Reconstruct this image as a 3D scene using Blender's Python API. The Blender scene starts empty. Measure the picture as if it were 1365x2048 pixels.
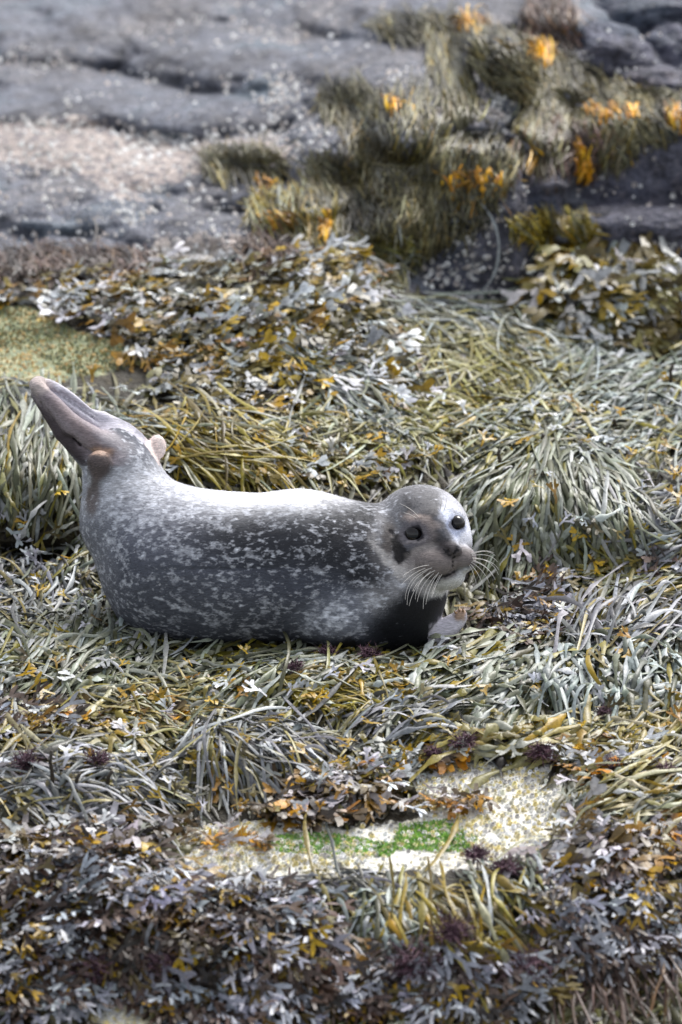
import bpy, bmesh, math
import numpy as np
from mathutils import Vector, Matrix
from mathutils.bvhtree import BVHTree
R = math.radians
rng = np.random.default_rng(7)
scene = bpy.context.scene
COL = scene.collection

# ------------------------------------------------------------------ camera
PXW, PXH = 1365.0, 2048.0            # photograph size used for pixel directions
MPP = 0.00125                        # metres per photo pixel at the seal
PITCH = R(12.0)
DIST = 16.0                          # camera to seal
FOVY = 2*math.atan(PXH*MPP/2/DIST)
CAMY = -DIST*math.cos(PITCH)
def ray_slope(py):                   # dz/dy for an image row, at image centre column
    a = math.atan((py-PXH/2)*MPP/DIST)
    return -math.tan(PITCH+a)
CAMZ = -ray_slope(1290.0)*(-CAMY)
CAM = np.array([0.0, CAMY, CAMZ])
cam_d = bpy.data.cameras.new('camera'); cam = bpy.data.objects.new('camera', cam_d); COL.objects.link(cam)
cam.location = CAM; cam.rotation_euler = (R(90)-PITCH, 0, 0)
cam_d.sensor_fit = 'VERTICAL'; cam_d.sensor_height = 24.0; cam_d.lens = 12.0/math.tan(FOVY/2)
cam_d.clip_start = 0.5; cam_d.clip_end = 2000
cam_d.dof.use_dof = True; cam_d.dof.focus_distance = DIST*0.999; cam_d.dof.aperture_fstop = 1.5
scene.camera = cam
# ------------------------------------------------------------------ sky and sun (bright overcast)
SUN_EL, SUN_AZ = R(58), R(32)        # azimuth measured from +Y (away from camera) towards +X
world = bpy.data.worlds.new('World'); scene.world = world; world.use_nodes = True
wn = world.node_tree; wn.nodes.clear()
sky = wn.nodes.new('ShaderNodeTexSky'); sky.sky_type = 'NISHITA'; sky.sun_disc = False
sky.sun_elevation = SUN_EL; sky.sun_rotation = SUN_AZ; sky.dust_density = 3.0; sky.air_density = 1.0; sky.ozone_density = 1.0
hs = wn.nodes.new('ShaderNodeHueSaturation'); hs.inputs['Saturation'].default_value = 0.3
bg = wn.nodes.new('ShaderNodeBackground'); bg.inputs['Strength'].default_value = 0.115
wo = wn.nodes.new('ShaderNodeOutputWorld')
wn.links.new(sky.outputs[0], hs.inputs['Color']); wn.links.new(hs.outputs[0], bg.inputs['Color']); wn.links.new(bg.outputs[0], wo.inputs['Surface'])
sun_d = bpy.data.lights.new('sun', 'SUN'); sun_d.energy = 1.5; sun_d.angle = R(22); sun_d.color = (1.0, 0.98, 0.955)
sun = bpy.data.objects.new('sun', sun_d); COL.objects.link(sun)
sdir = Vector((math.sin(SUN_AZ)*math.cos(SUN_EL), math.cos(SUN_AZ)*math.cos(SUN_EL), math.sin(SUN_EL)))
sun.rotation_euler = sdir.to_track_quat('Z', 'Y').to_euler(); sun.location = sdir*30
scene.render.engine = 'CYCLES'
scene.view_settings.view_transform = 'Standard'; scene.view_settings.look = 'None'
scene.view_settings.gamma = 1.0; scene.view_settings.exposure = 1.06
scene.view_settings.use_curve_mapping = False
scene.cycles.max_bounces = 6

# ------------------------------------------------------------------ helpers
def lin(c):
    c = np.asarray(c, float)/255.0
    return np.where(c <= 0.04045, c/12.92, ((c+0.055)/1.055)**2.4)
def mesh_np(name, V, Fq=None, Ft=None, col=None, smooth=True, attr='Col'):
    me = bpy.data.meshes.new(name)
    V = np.asarray(V, np.float32).reshape(-1, 3)
    parts, starts, n = [], [], 0
    if Fq is not None and len(Fq):
        Fq = np.asarray(Fq, np.int32); parts.append(Fq.ravel()); starts.append(n+4*np.arange(len(Fq))); n += Fq.size
    if Ft is not None and len(Ft):
        Ft = np.asarray(Ft, np.int32); parts.append(Ft.ravel()); starts.append(n+3*np.arange(len(Ft))); n += Ft.size
    li = np.concatenate(parts).astype(np.int32); st = np.concatenate(starts).astype(np.int32)
    me.vertices.add(len(V)); me.vertices.foreach_set('co', V.ravel())
    me.loops.add(len(li)); me.loops.foreach_set('vertex_index', li)
    me.polygons.add(len(st)); me.polygons.foreach_set('loop_start', st)
    if smooth: me.polygons.foreach_set('use_smooth', np.ones(len(st), bool))
    me.update(calc_edges=True)
    if col is not None:
        a = me.color_attributes.new(attr, 'FLOAT_COLOR', 'POINT')
        c = np.ones((len(V), 4), np.float32); c[:, :3] = np.asarray(col, np.float32).reshape(-1, 3)
        a.data.foreach_set('color', c.ravel())
    return me
def add(name, me, mat=None, parent=None):
    o = bpy.data.objects.new(name, me)
    if mat is not None and me is not None and not me.materials: me.materials.append(mat)
    COL.objects.link(o)
    if parent is not None: o.parent = parent
    return o
def tag(o, label=None, cat=None, group=None, kind=None):
    if label: o['label'] = label
    if cat: o['category'] = cat
    if group: o['group'] = group
    if kind: o['kind'] = kind
    return o
def empty(name, loc):
    o = bpy.data.objects.new(name, None); o.empty_display_size = 0.1; o.location = loc; COL.objects.link(o); return o
_tab = np.random.default_rng(99).random(65536).astype(np.float32)
def _h(ix, iy, iz, s):
    return _tab[((ix*73856093) ^ (iy*19349663) ^ (iz*83492791) ^ (s*2654435)) & 65535]
def vnoise(x, y, z=None, seed=0):
    x = np.asarray(x, np.float64); y = np.asarray(y, np.float64)
    z = np.zeros_like(x) if z is None else np.asarray(z, np.float64)
    xi = np.floor(x).astype(np.int64); yi = np.floor(y).astype(np.int64); zi = np.floor(z).astype(np.int64)
    f = x-xi; g = y-yi; h = z-zi
    f = f*f*(3-2*f); g = g*g*(3-2*g); h = h*h*(3-2*h)
    def pl(k):
        a = _h(xi, yi, zi+k, seed)*(1-f)+_h(xi+1, yi, zi+k, seed)*f
        b = _h(xi, yi+1, zi+k, seed)*(1-f)+_h(xi+1, yi+1, zi+k, seed)*f
        return a*(1-g)+b*g
    return (pl(0)*(1-h)+pl(1)*h)*2-1
def fbm(x, y, z=None, oct=4, seed=0, gain=0.5):
    a, s, t = 1.0, 0.0, 0.0
    for i in range(oct):
        s = s+a*vnoise(x*2**i, y*2**i, None if z is None else z*2**i, seed+i*17); t += a; a *= gain
    return s/t
def gblur(a, sx, sy):
    def k1(s):
        r = max(1, int(3*s)); k = np.exp(-0.5*(np.arange(-r, r+1)/s)**2); return k/k.sum(), r
    for ax, s in ((0, sy), (1, sx)):
        if s <= 0: continue
        k, r = k1(s)
        p = [(0, 0), (0, 0)]; p[ax] = (r, r)
        b = np.pad(a, p, mode='edge'); out = np.zeros_like(a)
        for i, w in enumerate(k):
            out += w*(b[i:i+a.shape[0], :] if ax == 0 else b[:, i:i+a.shape[1]])
        a = out
    return a
def in_poly(px, py, poly):
    inside = np.zeros(px.shape, bool); n = len(poly)
    for i in range(n):
        x1, y1 = poly[i]; x2, y2 = poly[(i+1) % n]
        if y1 == y2: continue
        c = ((y1 > py) != (y2 > py)) & (px < (x2-x1)*(py-y1)/(y2-y1)+x1)
        inside ^= c
    return inside

# ------------------------------------------------------------------ materials
def new_mat(name):
    m = bpy.data.materials.new(name); m.use_nodes = True
    nt = m.node_tree; b = nt.nodes['Principled BSDF']; return m, nt, b
def N(nt, t, **kw):
    n = nt.nodes.new(t)
    for k, v in kw.items(): setattr(n, k, v)
    return n
def ramp(nt, src, stops):
    r = N(nt, 'ShaderNodeValToRGB'); e = r.color_ramp.elements
    while len(e) < len(stops): e.new(0.5)
    for i, (p, c) in enumerate(stops):
        e[i].position = p; e[i].color = (c[0], c[1], c[2], 1) if not isinstance(c, (int, float)) else (c, c, c, 1)
    nt.links.new(src, r.inputs[0]); return r.outputs[0]
def noise(nt, vec, scale, detail=4, rough=0.55):
    n = N(nt, 'ShaderNodeTexNoise'); n.inputs['Scale'].default_value = scale; n.inputs['Detail'].default_value = detail
    n.inputs['Roughness'].default_value = rough; nt.links.new(vec, n.inputs['Vector']); return n.outputs['Fac']
def mixc(nt, fac, a, b, mode='MIX'):
    m = N(nt, 'ShaderNodeMix', data_type='RGBA', blend_type=mode)
    for s, v in ((m.inputs[0], fac), (m.inputs[6], a), (m.inputs[7], b)):
        if hasattr(v, 'links'): nt.links.new(v, s)
        elif isinstance(v, (int, float)): s.default_value = v
        else: s.default_value = (v[0], v[1], v[2], 1)
    return m.outputs[2]
def maths(nt, op, a, b=None, clamp=False):
    m = N(nt, 'ShaderNodeMath', operation=op, use_clamp=clamp)
    for s, v in ((m.inputs[0], a), (m.inputs[1], b)):
        if v is None: continue
        if hasattr(v, 'links'): nt.links.new(v, s)
        else: s.default_value = v
    return m.outputs[0]
def bump(nt, b, h, strength, dist):
    n = N(nt, 'ShaderNodeBump'); n.inputs['Strength'].default_value = strength; n.inputs['Distance'].default_value = dist
    nt.links.new(h, n.inputs['Height']); nt.links.new(n.outputs[0], b.inputs['Normal'])
def world_pos(nt):
    return N(nt, 'ShaderNodeNewGeometry').outputs['Position']

def rock_colour(nt, pos):
    n1 = noise(nt, pos, 3.2, 5, 0.6); n2 = noise(nt, pos, 14, 6, 0.65); n3 = noise(nt, pos, 60, 4, 0.6)
    c = ramp(nt, n1, [(0.34, lin((78, 68, 64))), (0.45, lin((122, 120, 128))), (0.55, lin((160, 160, 172))), (0.66, lin((128, 156, 170)))])
    c2 = ramp(nt, n2, [(0.34, lin((62, 57, 56))), (0.5, lin((138, 136, 146))), (0.66, lin((200, 196, 198)))])
    c = mixc(nt, 0.55, c, c2)
    sp = ramp(nt, n3, [(0.36, 0.45), (0.5, 1.0), (0.66, 1.35)])
    c = mixc(nt, 0.8, c, mixc(nt, 1.0, c, sp, 'MULTIPLY'))
    h = maths(nt, 'ADD', maths(nt, 'MULTIPLY', n2, 1.0), maths(nt, 'MULTIPLY', n3, 0.45))
    pk = ramp(nt, maths(nt, 'ADD', maths(nt, 'MULTIPLY', noise(nt, pos, 30, 5, 0.7), .6), maths(nt, 'MULTIPLY', noise(nt, pos, 2.1, 2, .5), .4)), [(0.52, 0.0), (0.60, 0.8)])
    c = mixc(nt, pk, c, lin((188, 176, 172)))
    c = mixc(nt, 1.0, c, (0.47, 0.505, 0.55), 'MULTIPLY')
    return c, h, n2, n3

def make_rock_mat():
    m, nt, b = new_mat('wet_grey_rock'); pos = world_pos(nt)
    c, h, n2, n3 = rock_colour(nt, pos)
    at = N(nt, 'ShaderNodeVertexColor', layer_name='Col')          # rock tone of this stone
    c = mixc(nt, 1.0, c, at.outputs[0], 'MULTIPLY')
    nt.links.new(c, b.inputs['Base Color']); b.inputs['Roughness'].default_value = 0.62
    bump(nt, b, h, 1.0, 0.035); return m
def make_ground_mat():
    m, nt, b = new_mat('shore_ground'); pos = world_pos(nt)
    c, h, n2, n3 = rock_colour(nt, pos)
    z = N(nt, 'ShaderNodeVertexColor', layer_name='Zone'); sep = N(nt, 'ShaderNodeSeparateColor'); nt.links.new(z.outputs[0], sep.inputs[0])
    jit = maths(nt, 'SUBTRACT', n2, 0.5)
    def zone(o, k=0.9):
        v = maths(nt, 'ADD', o, maths(nt, 'MULTIPLY', jit, k)); return ramp(nt, v, [(0.42, 0.0), (0.56, 1.0)])
    bed = ramp(nt, n2, [(0.3, lin((26, 22, 15))), (0.55, lin((52, 45, 28))), (0.75, lin((78, 66, 38)))])  # dark brown under the weed, painting in the shade of its gaps
    c0 = mixc(nt, zone(sep.outputs[0]), bed, c)
    cream = ramp(nt, noise(nt, pos, 42, 4, 0.7), [(0.34, lin((150, 150, 156))), (0.44, lin((240, 234, 212))), (0.56, lin((252, 250, 244)))])
    cream = mixc(nt, sep.outputs[0], cream, ramp(nt, noise(nt, pos, 36, 4, 0.7), [(0.40, lin((104, 102, 110))), (0.5, lin((166, 152, 146))), (0.64, lin((206, 194, 186)))]))
    c1 = mixc(nt, zone(sep.outputs[1], 2.2), c0, cream)
    green = ramp(nt, noise(nt, pos, 25, 4, 0.7), [(0.3, lin((108, 118, 98))), (0.5, lin((150, 158, 122))), (0.7, lin((204, 194, 152)))])
    c2 = mixc(nt, zone(sep.outputs[2], 1.2), c1, green)
    nt.links.new(c2, b.inputs['Base Color']); b.inputs['Roughness'].default_value = 0.6
    bump(nt, b, h, 1.0, 0.03); return m
def make_weed_mat(name, rough, spec, transl=0.0):
    m, nt, b = new_mat(name)
    at = N(nt, 'ShaderNodeVertexColor', layer_name='Col'); pos = world_pos(nt)
    n = noise(nt, pos, 55, 3, 0.6)
    c = mixc(nt, 1.0, at.outputs[0], ramp(nt, n, [(0.3, 0.62), (0.5, 1.0), (0.7, 1.3)]), 'MULTIPLY')
    nt.links.new(c, b.inputs['Base Color']); b.inputs['Roughness'].default_value = rough
    b.inputs['Specular IOR Level'].default_value = spec
    bump(nt, b, noise(nt, pos, 160, 2, 0.5), 0.25, 0.003)
    if transl:
        tr = N(nt, 'ShaderNodeBsdfTranslucent'); nt.links.new(c, tr.inputs[0])
        mx = N(nt, 'ShaderNodeMixShader'); mx.inputs[0].default_value = transl
        out = nt.nodes['Material Output']
        nt.links.new(b.outputs[0], mx.inputs[1]); nt.links.new(tr.outputs[0], mx.inputs[2]); nt.links.new(mx.outputs[0], out.inputs[0])
    return m
def make_plain(name, colr, rough=0.6, spec=0.5, var=0.25, scale=90):
    m, nt, b = new_mat(name); pos = world_pos(nt); c = np.asarray(colr)
    nt.links.new(ramp(nt, noise(nt, pos, scale, 3), [(0.3, c*(1-var)), (0.7, np.minimum(c*(1+var), 0.95))]), b.inputs['Base Color'])
    b.inputs['Roughness'].default_value = rough; b.inputs['Specular IOR Level'].default_value = spec; return m
M_ROCK, M_GROUND = make_rock_mat(), make_ground_mat()
M_STRAP = make_weed_mat('knotted_wrack', 0.40, 0.42)
M_FUCUS = make_weed_mat('forked_wrack', 0.36, 0.5, 0.15)
M_BARN = make_weed_mat('barnacle_shell', 0.7, 0.3)
M_TUFT = make_weed_mat('filament_algae', 0.7, 0.3)
# ------------------------------------------------------------------ shore: pixel direction + distance from its slope
def P3(px, py, y):
    """world point seen at photo pixel (px,py) whose distance along +Y is y"""
    px = np.asarray(px, float); py = np.asarray(py, float); y = np.asarray(y, float)
    u = (px-PXW/2)*MPP/DIST; v = -(py-PXH/2)*MPP/DIST
    cp, sp = math.cos(PITCH), math.sin(PITCH)
    dx = u; dy = cp+v*sp; dz = -sp+v*cp
    t = (y-CAMY)/dy
    return np.stack([t*dx, CAMY+t*dy, CAMZ+t*dz], -1)
LC = [-900, 0, 300, 600, 800, 950, 1150, 1365, 2265]
LR = {-900: [8.0]*9, -300: [5.6]*9,
 0:   [4.4, 4.4, 4.3, 3.9, 3.6, 3.3, 3.1, 3.1, 3.1],
 120: [3.7, 3.7, 3.6, 3.2, 2.75, 2.6, 2.65, 2.8, 2.8],
 250: [3.1, 3.1, 3.0, 2.55, 2.25, 2.2, 2.3, 2.42, 2.42],
 400: [2.5, 2.5, 2.4, 2.1, 2.02, 2.08, 2.22, 2.28, 2.28],
 500: [2.1, 2.1, 2.05, 1.85, 1.92, 2.02, 2.16, 2.2, 2.2],
 600: [1.75, 1.75, 1.7, 1.58, 1.75, 1.92, 2.02, 2.05, 2.05],
 700: [1.45, 1.45, 1.4, 1.32, 1.45, 1.65, 1.82, 1.92, 1.92],
 800: [1.12, 1.12, 1.1, 1.08, 1.15, 1.25, 1.3, 1.36, 1.36],
 900: [.82, .82, .82, .85, .88, .9, .92, .95, .95],
 1000: [.58, .58, .6, .6, .6, .62, .68, .70, .70],
 1100: [.42, .42, .42, .42, .42, .44, .5, .52, .52],
 1180: [.30, .30, .30, .30, .30, .34, .38, .38, .38],
 1250: [.10, .10, .2, .2, .2, .2, .18, .14, .14],
 1310: [-.12, -.12, -.11, -.10, -.09, -.09, -.10, -.10, -.10],
 1420: [-.36]*9, 1540: [-.60]*9, 1720: [-.96]*9, 1880: [-1.18]*9, 2048: [-1.42]*9, 2600: [-2.4]*9}
def lattice(px, py):
    rows = np.array(sorted(LR)); tab = np.array([LR[r] for r in rows]); cols = np.array(LC, float)
    rx = np.stack([np.interp(px, cols, tab[i]) for i in range(len(rows))], 0)      # rows x npx
    out = np.empty((len(py), len(px)))
    for j in range(len(px)): out[:, j] = np.interp(py, rows, rx[:, j])
    return out
ST = 7.0
GX = np.arange(-900, 2266, ST); GY = np.arange(-700, 2561, ST)
D0 = gblur(lattice(GX, GY), 6, 4)
MX, MY = np.meshgrid(GX, GY)
MOUNDS = [(1120, 1000, 210, 110, .17), (60, 940, 160, 110, .16), (430, 890, 170, 70, .10), (1260, 600, 160, 80, .13),
 (660, 640, 140, 130, .10), (430, 640, 180, 90, .07), (560, 1360, 240, 45, .06), (1000, 1370, 280, 55, .07), (1010, 1480, 150, 35, .05),
 (480, 1520, 140, 50, .06), (120, 1560, 140, 60, .06), (240, 1830, 200, 100, .10), (520, 1900, 170, 90, .09), (900, 1860, 220, 110, .11),
 (1210, 1780, 150, 120, .09), (1280, 1590, 140, 65, .07), (1040, 1215, 90, 45, .06), (1270, 1265, 120, 50, .07), (800, 350, 60, 170, .24),
 (955, 260, 60, 150, .14), (100, 1300, 180, 50, .05), (1150, 800, 200, 40, .06), (1320, 1060, 110, 70, .08), (60, 1108, 110, 16, -.16), (870, 470, 26, 90, -.10), (1000, 330, 24, 120, -.08), (1190, 170, 20, 60, -.15)]
for (cx, cy, rx, ry, h) in MOUNDS:
    D0 = D0-h*np.exp(-((MX-cx)/rx)**2-((MY-cy)/ry)**2)
# zones (photo outline of each surface kind)
ROCKP = [[(-900, -700), (2265, -700), (2265, 500), (1365, 505), (1180, 520), (1060, 500), (1065, 610), (960, 630), (850, 590), (760, 560),
          (700, 500), (600, 480), (480, 520), (300, 510), (0, 505), (-900, 505)]]
CREAMP = [[(800, 1552), (900, 1525), (1125, 1528), (1140, 1600), (1115, 1700), (980, 1722), (960, 1700), (850, 1650), (830, 1600)],
          [(300, 1690), (420, 1650), (560, 1680), (760, 1690), (740, 1730), (560, 1740), (420, 1745), (330, 1720)], [(380, 1660), (540, 1640), (540, 1700), (360, 1750)],
          [(-200, 690), (70, 700), (150, 760), (60, 775), (-200, 775)], [(170, 1990), (300, 1960), (320, 2060), (180, 2070)], [(240, 800), (360, 815), (370, 850), (230, 830)],
          [(-100, 250), (160, 230), (310, 290), (560, 280), (600, 320), (420, 330), (260, 400), (150, 340), (-100, 330)], [(300, 480), (520, 470), (560, 510), (300, 520)], [(520, 1655), (960, 1640), (1115, 1690), (980, 1740), (560, 1755)]]
GREENP = [[(800, 1650), (900, 1640), (960, 1680), (930, 1705), (780, 1700)], [(520, 1675), (640, 1665), (800, 1690), (780, 1715), (560, 1705)],
          [(-200, 610), (60, 615), (150, 660), (250, 690), (250, 740), (150, 755), (60, 700), (-200, 690)]]
def zone_mask(polys, s=2.0):
    m = np.zeros_like(D0)
    for p in polys: m = np.maximum(m, in_poly(MX, MY, p).astype(float))
    return gblur(m, s, s)
ZR, ZC, ZG = zone_mask(ROCKP, 3), zone_mask([p for i, p in enumerate(CREAMP) if i != 3], 2), zone_mask(GREENP+[CREAMP[3]], 2)
# rock relief along the line of the slope: ledges, joints and lumps
n1 = fbm(MX/300+3.1, MY/120, oct=5, seed=3); n2 = fbm(MX/70, MY/34, oct=4, seed=11)
led = np.abs(fbm(MX/420+.3*n1, MY/95+0.35*n1+MX/900, oct=2, seed=23)); joint = np.clip(1-led/0.06, 0, 1)
n3 = fbm(MX/26, MY/16, oct=3, seed=61); rel = 0.14*n1+0.045*n2+0.016*n3
D1 = D0-ZR*(rel-0.02*joint)-(1-ZR)*0.02*n2
D1 = np.where(ZC > 0.1, gblur(D1, 2, 2), D1)
# rounded humps of one bedrock: the highest hump wins, so creases form where they meet
HUMPS = [(110, 55, 240, 80, .30, .03), (410, 110, 230, 72, .28, -.14), (690, 150, 200, 80, .24, .05), (150, 205, 260, 60, .20, .0), (420, 225, 190, 50, .17, .05), (500, 300, 120, 42, .16, .03), (465, 385, 120, 34, .15, .08),
         (60, 300, 200, 60, .15, .05), (280, 345, 190, 48, .14, -.05), (120, 410, 230, 60, .17, -.03), (370, 455, 190, 46, .14, .02), (820, 25, 230, 60, .24, .03), (830, 215, 110, 110, .24, .0), (640, 300, 95, 90, .20, .1),
         (60, 145, 130, 40, .16, .1), (280, 15, 200, 50, .22, 0), (1120, 20, 110, 60, .2, 0), (560, 190, 90, 60, .18, .1), (590, 420, 110, 60, .15, .1), (1080, 330, 80, 90, .12, 0), (960, 420, 90, 90, .14, 0), (-150, 330, 220, 90, .2, 0),
         (-200, 120, 220, 90, .25, 0), (1560, 200, 260, 150, .2, 0), (1600, 400, 240, 100, .2, 0)]
gh = np.random.default_rng(12)
for _ in range(90): HUMPS.append((gh.uniform(-250, 1600), gh.uniform(-60, 520), gh.uniform(30, 85), gh.uniform(20, 42), gh.uniform(.05, .12), gh.uniform(-.15, .15)))
wx = MX+30*n1+12*n2; wy = MY+16*n1+7*n2; hmp = np.zeros_like(D1)
for (cx, cy, rx, ry, h, lean) in HUMPS:
    d = ((wx-cx)/rx)**2+((wy+lean*(MX-cx)-cy)/ry)**2
    hmp = np.maximum(hmp, h*np.sqrt(np.clip(1-d, 0, 1))**1.2)
D1 = D1-ZR*(0.92*hmp-0.06)
TV = P3(MX, MY, D1)
ny, nx = D1.shape
ii = (np.arange(ny-1)[:, None]*nx+np.arange(nx-1)[None, :]).ravel()
TF = np.stack([ii, ii+nx, ii+nx+1, ii+1], -1)
ground_me = mesh_np('shore', TV, Fq=TF, col=np.stack([ZR, ZC, ZG], -1), attr='Zone')
tag(add('shore_ground', ground_me, M_GROUND), 'sloping rocky shore under the seaweed', kind='structure')
sm, snt, sb = new_mat('sea_water'); sb.inputs['Base Color'].default_value = (0.03, 0.06, 0.07, 1); sb.inputs['Roughness'].default_value = 0.12
bump(snt, sb, noise(snt, world_pos(snt), 2.2, 4), 0.3, 0.1)
tag(add('sea_water', mesh_np('sea', [(-400, -400, -1.35), (400, -400, -1.35), (400, 400, -1.35), (-400, 400, -1.35)], Fq=[(0, 1, 2, 3)]), sm), kind='structure')

# ------------------------------------------------------------------ rocks lying on / bedded in the shore
def depth0(px, py):
    j = np.clip((px-GX[0])/ST, 0, nx-1.001); i = np.clip((py-GY[0])/ST, 0, ny-1.001)
    j0 = np.floor(j).astype(int); i0 = np.floor(i).astype(int); f = j-j0; g = i-i0
    return (D1[i0, j0]*(1-f)+D1[i0, j0+1]*f)*(1-g)+(D1[i0+1, j0]*(1-f)+D1[i0+1, j0+1]*f)*g
rock_bvh_v, rock_bvh_f = [TV.reshape(-1, 3)], [TF]
def boulder(cx, cy, rx, ry, rd, roll, label, tone, p=2.6, seed=0, sink=1.0, sub=5, rough=0.16, name='boulder', group=None):
    bm = bmesh.new(); bmesh.ops.create_icosphere(bm, subdivisions=sub, radius=1.0)
    V = np.array([v.co[:] for v in bm.verts]); F = np.array([[l.index for l in f.verts] for f in bm.faces]); bm.free()
    L = (np.abs(V)**p).sum(1)**(1/p); V = V/L[:, None]
    n = fbm(V[:, 0]*1.3+seed, V[:, 1]*1.3, V[:, 2]*1.9, oct=5, seed=seed)
    strata = 1-np.clip(np.abs(fbm(V[:, 0]*.8+seed, V[:, 1]*.8, V[:, 2]*2.6, oct=3, seed=seed+5))/0.07, 0, 1)
    nf = fbm(V[:, 0]*rx/22+seed, V[:, 1]*rd/22, V[:, 2]*ry/14, oct=4, seed=seed+9)
    V = V*(1+rough*2.2*n-0.07*strata)[:, None]; V = V+V*nf[:, None]*np.array([0.02, 6.0/rd, 6.0/ry])
    y = float(depth0(np.array([cx]), np.array([cy]))[0])
    sc = MPP*(DIST+y)/DIST
    V = V*np.array([rx*sc*1.18, rd*sc, ry*sc*1.25])
    c, s = math.cos(roll), math.sin(roll)
    V = np.stack([V[:, 0]*c+V[:, 2]*s, V[:, 1], -V[:, 0]*s+V[:, 2]*c], -1)
    base = P3(cx, cy, y+rd*sc*(sink-0.45))
    
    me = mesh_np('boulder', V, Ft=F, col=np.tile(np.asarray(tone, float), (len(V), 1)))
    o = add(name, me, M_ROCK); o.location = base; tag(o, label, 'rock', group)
    rock_bvh_v.append(V+base); rock_bvh_f.append(F)
    return o
BL = lin((214, 220, 226))*1.1; LV = lin((226, 222, 232))*1.15; DK = lin((188, 176, 176)); WM = lin((232, 222, 216))*1.1
boulder(1215, 130, 80, 62, 90, R(10), 'rounded grey boulder beside the dark vertical cleft', LV*.9, seed=9, p=2.3)
boulder(1335, 118, 56, 50, 80, R(-5), 'small rounded boulder right of the dark vertical cleft', LV*.9, seed=10, p=2.3)
boulder(1320, 190, 84, 44, 90, R(4), 'low rounded boulder under two others on the ledge', LV*.85, seed=12, p=2.3)
boulder(1300, 40, 120, 52, 120, R(-4), 'dark grey rock at the back of the ledge', LV*.7, seed=13)
boulder(1290, 345, 150, 92, 90, R(2), 'big smooth grey block below the orange-tipped weed ledge', LV*.86, seed=14, p=3.2, rough=.05)
boulder(1300, 470, 160, 52, 110, R(3), 'grey slab under the horizontal crack above hanging forked wrack', LV*.84, seed=15, p=3.0, rough=.06)
boulder(1050, 400, 66, 46, 60, R(-3), 'small grey block wedged beside the weed curtain', LV*.86, seed=16, p=3.0)
boulder(905, 470, 120, 150, 90, R(3), 'tall dark barnacled rock face beneath the weed curtain', LV*.66, seed=17, p=2.8)
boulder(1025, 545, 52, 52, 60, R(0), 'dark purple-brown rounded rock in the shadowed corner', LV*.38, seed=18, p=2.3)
boulder(985, 210, 50, 110, 70, R(2), 'narrow upright rock crusted with white barnacles', WM*.95, seed=20, p=2.6)

# visible surface seen from the camera over a pixel grid -> positions and normals for everything that grows on it
ov = np.cumsum([0]+[len(v) for v in rock_bvh_v[:-1]])
polys = []
for v0, f in zip(ov, rock_bvh_f): polys += (f+v0).tolist()
BV = BVHTree.FromPolygons(np.concatenate(rock_bvh_v).tolist(), polys)
SX = np.arange(-480, 1846, 8.0); SY = np.arange(-320, 2441, 8.0)
QX, QY = np.meshgrid(SX, SY)
dirs = P3(QX, QY, np.zeros_like(QX))-CAM; dirs /= np.linalg.norm(dirs, axis=-1, keepdims=True)
DS = np.empty(QX.shape); co = Vector(CAM)
for i in range(QX.shape[0]):
    for j in range(QX.shape[1]):
        h = BV.ray_cast(co, Vector(dirs[i, j]))
        DS[i, j] = h[0].y if h[0] is not None else 5.0
DSm = gblur(DS, 1.2, 1.2)
SP = P3(QX, QY, DSm)
sm_ = P3(QX, QY, gblur(DS, 2.5, 2.5))
TX = np.gradient(sm_, axis=1); TX /= np.linalg.norm(TX, axis=-1, keepdims=True)
TYv = np.gradient(sm_, axis=0)
SN = np.cross(TX, -TYv); SN /= np.linalg.norm(SN, axis=-1, keepdims=True)
def samp(A, px, py):
    j = np.clip((px-SX[0])/8.0, 0, len(SX)-1.001); i = np.clip((py-SY[0])/8.0, 0, len(SY)-1.001)
    j0 = np.floor(j).astype(int); i0 = np.floor(i).astype(int); f = (j-j0)[..., None]; g = (i-i0)[..., None]
    return (A[i0, j0]*(1-f)+A[i0, j0+1]*f)*(1-g)+(A[i0+1, j0]*(1-f)+A[i0+1, j0+1]*f)*g
def surf(px, py):
    n = samp(SN, px, py); n /= np.linalg.norm(n, axis=-1, keepdims=True)
    return samp(SP, px, py), n
# ------------------------------------------------------------------ the seal: one continuous skin from a smooth distance field
BX, BZ = 560.0, 1290.0                       # pixel of the seal's base; local units are photo pixels
def L(px, py, y=0.0): return np.array([px-BX, y, BZ-py], float)
def cone(P, a, b, ra, rb, sq=1.0):
    a = np.array(a, float); b = np.array(b, float)
    ax = b-a; l2 = ax@ax
    X, Y, Z = P[0]-a[0], P[1]-a[1], P[2]-a[2]
    t = np.clip((X*ax[0]+Y*ax[1]+Z*ax[2])/l2, 0, 1)
    return np.sqrt((X-t*ax[0])**2+((Y-t*ax[1])/sq)**2+(Z-t*ax[2])**2)-(ra+(rb-ra)*t)
def ell(P, c, r, rot=0.0):
    c = np.array(c, float); X, Y, Z = P[0]-c[0], P[1]-c[1], P[2]-c[2]
    if rot:
        cs, sn = math.cos(rot), math.sin(rot); X, Z = X*cs+Z*sn, -X*sn+Z*cs
    k0 = np.sqrt((X/r[0])**2+(Y/r[1])**2+(Z/r[2])**2)+1e-6
    k1 = np.sqrt((X/r[0]**2)**2+(Y/r[1]**2)**2+(Z/r[2]**2)**2)+1e-9
    return k0*(k0-1.0)/k1
def smin(a, b, k):
    h = np.clip(0.5+0.5*(b-a)/k, 0, 1); return b+(a-b)*h-k*h*(1-h)
def ssub(a, b, k): return -smin(-a, b, k)
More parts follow.
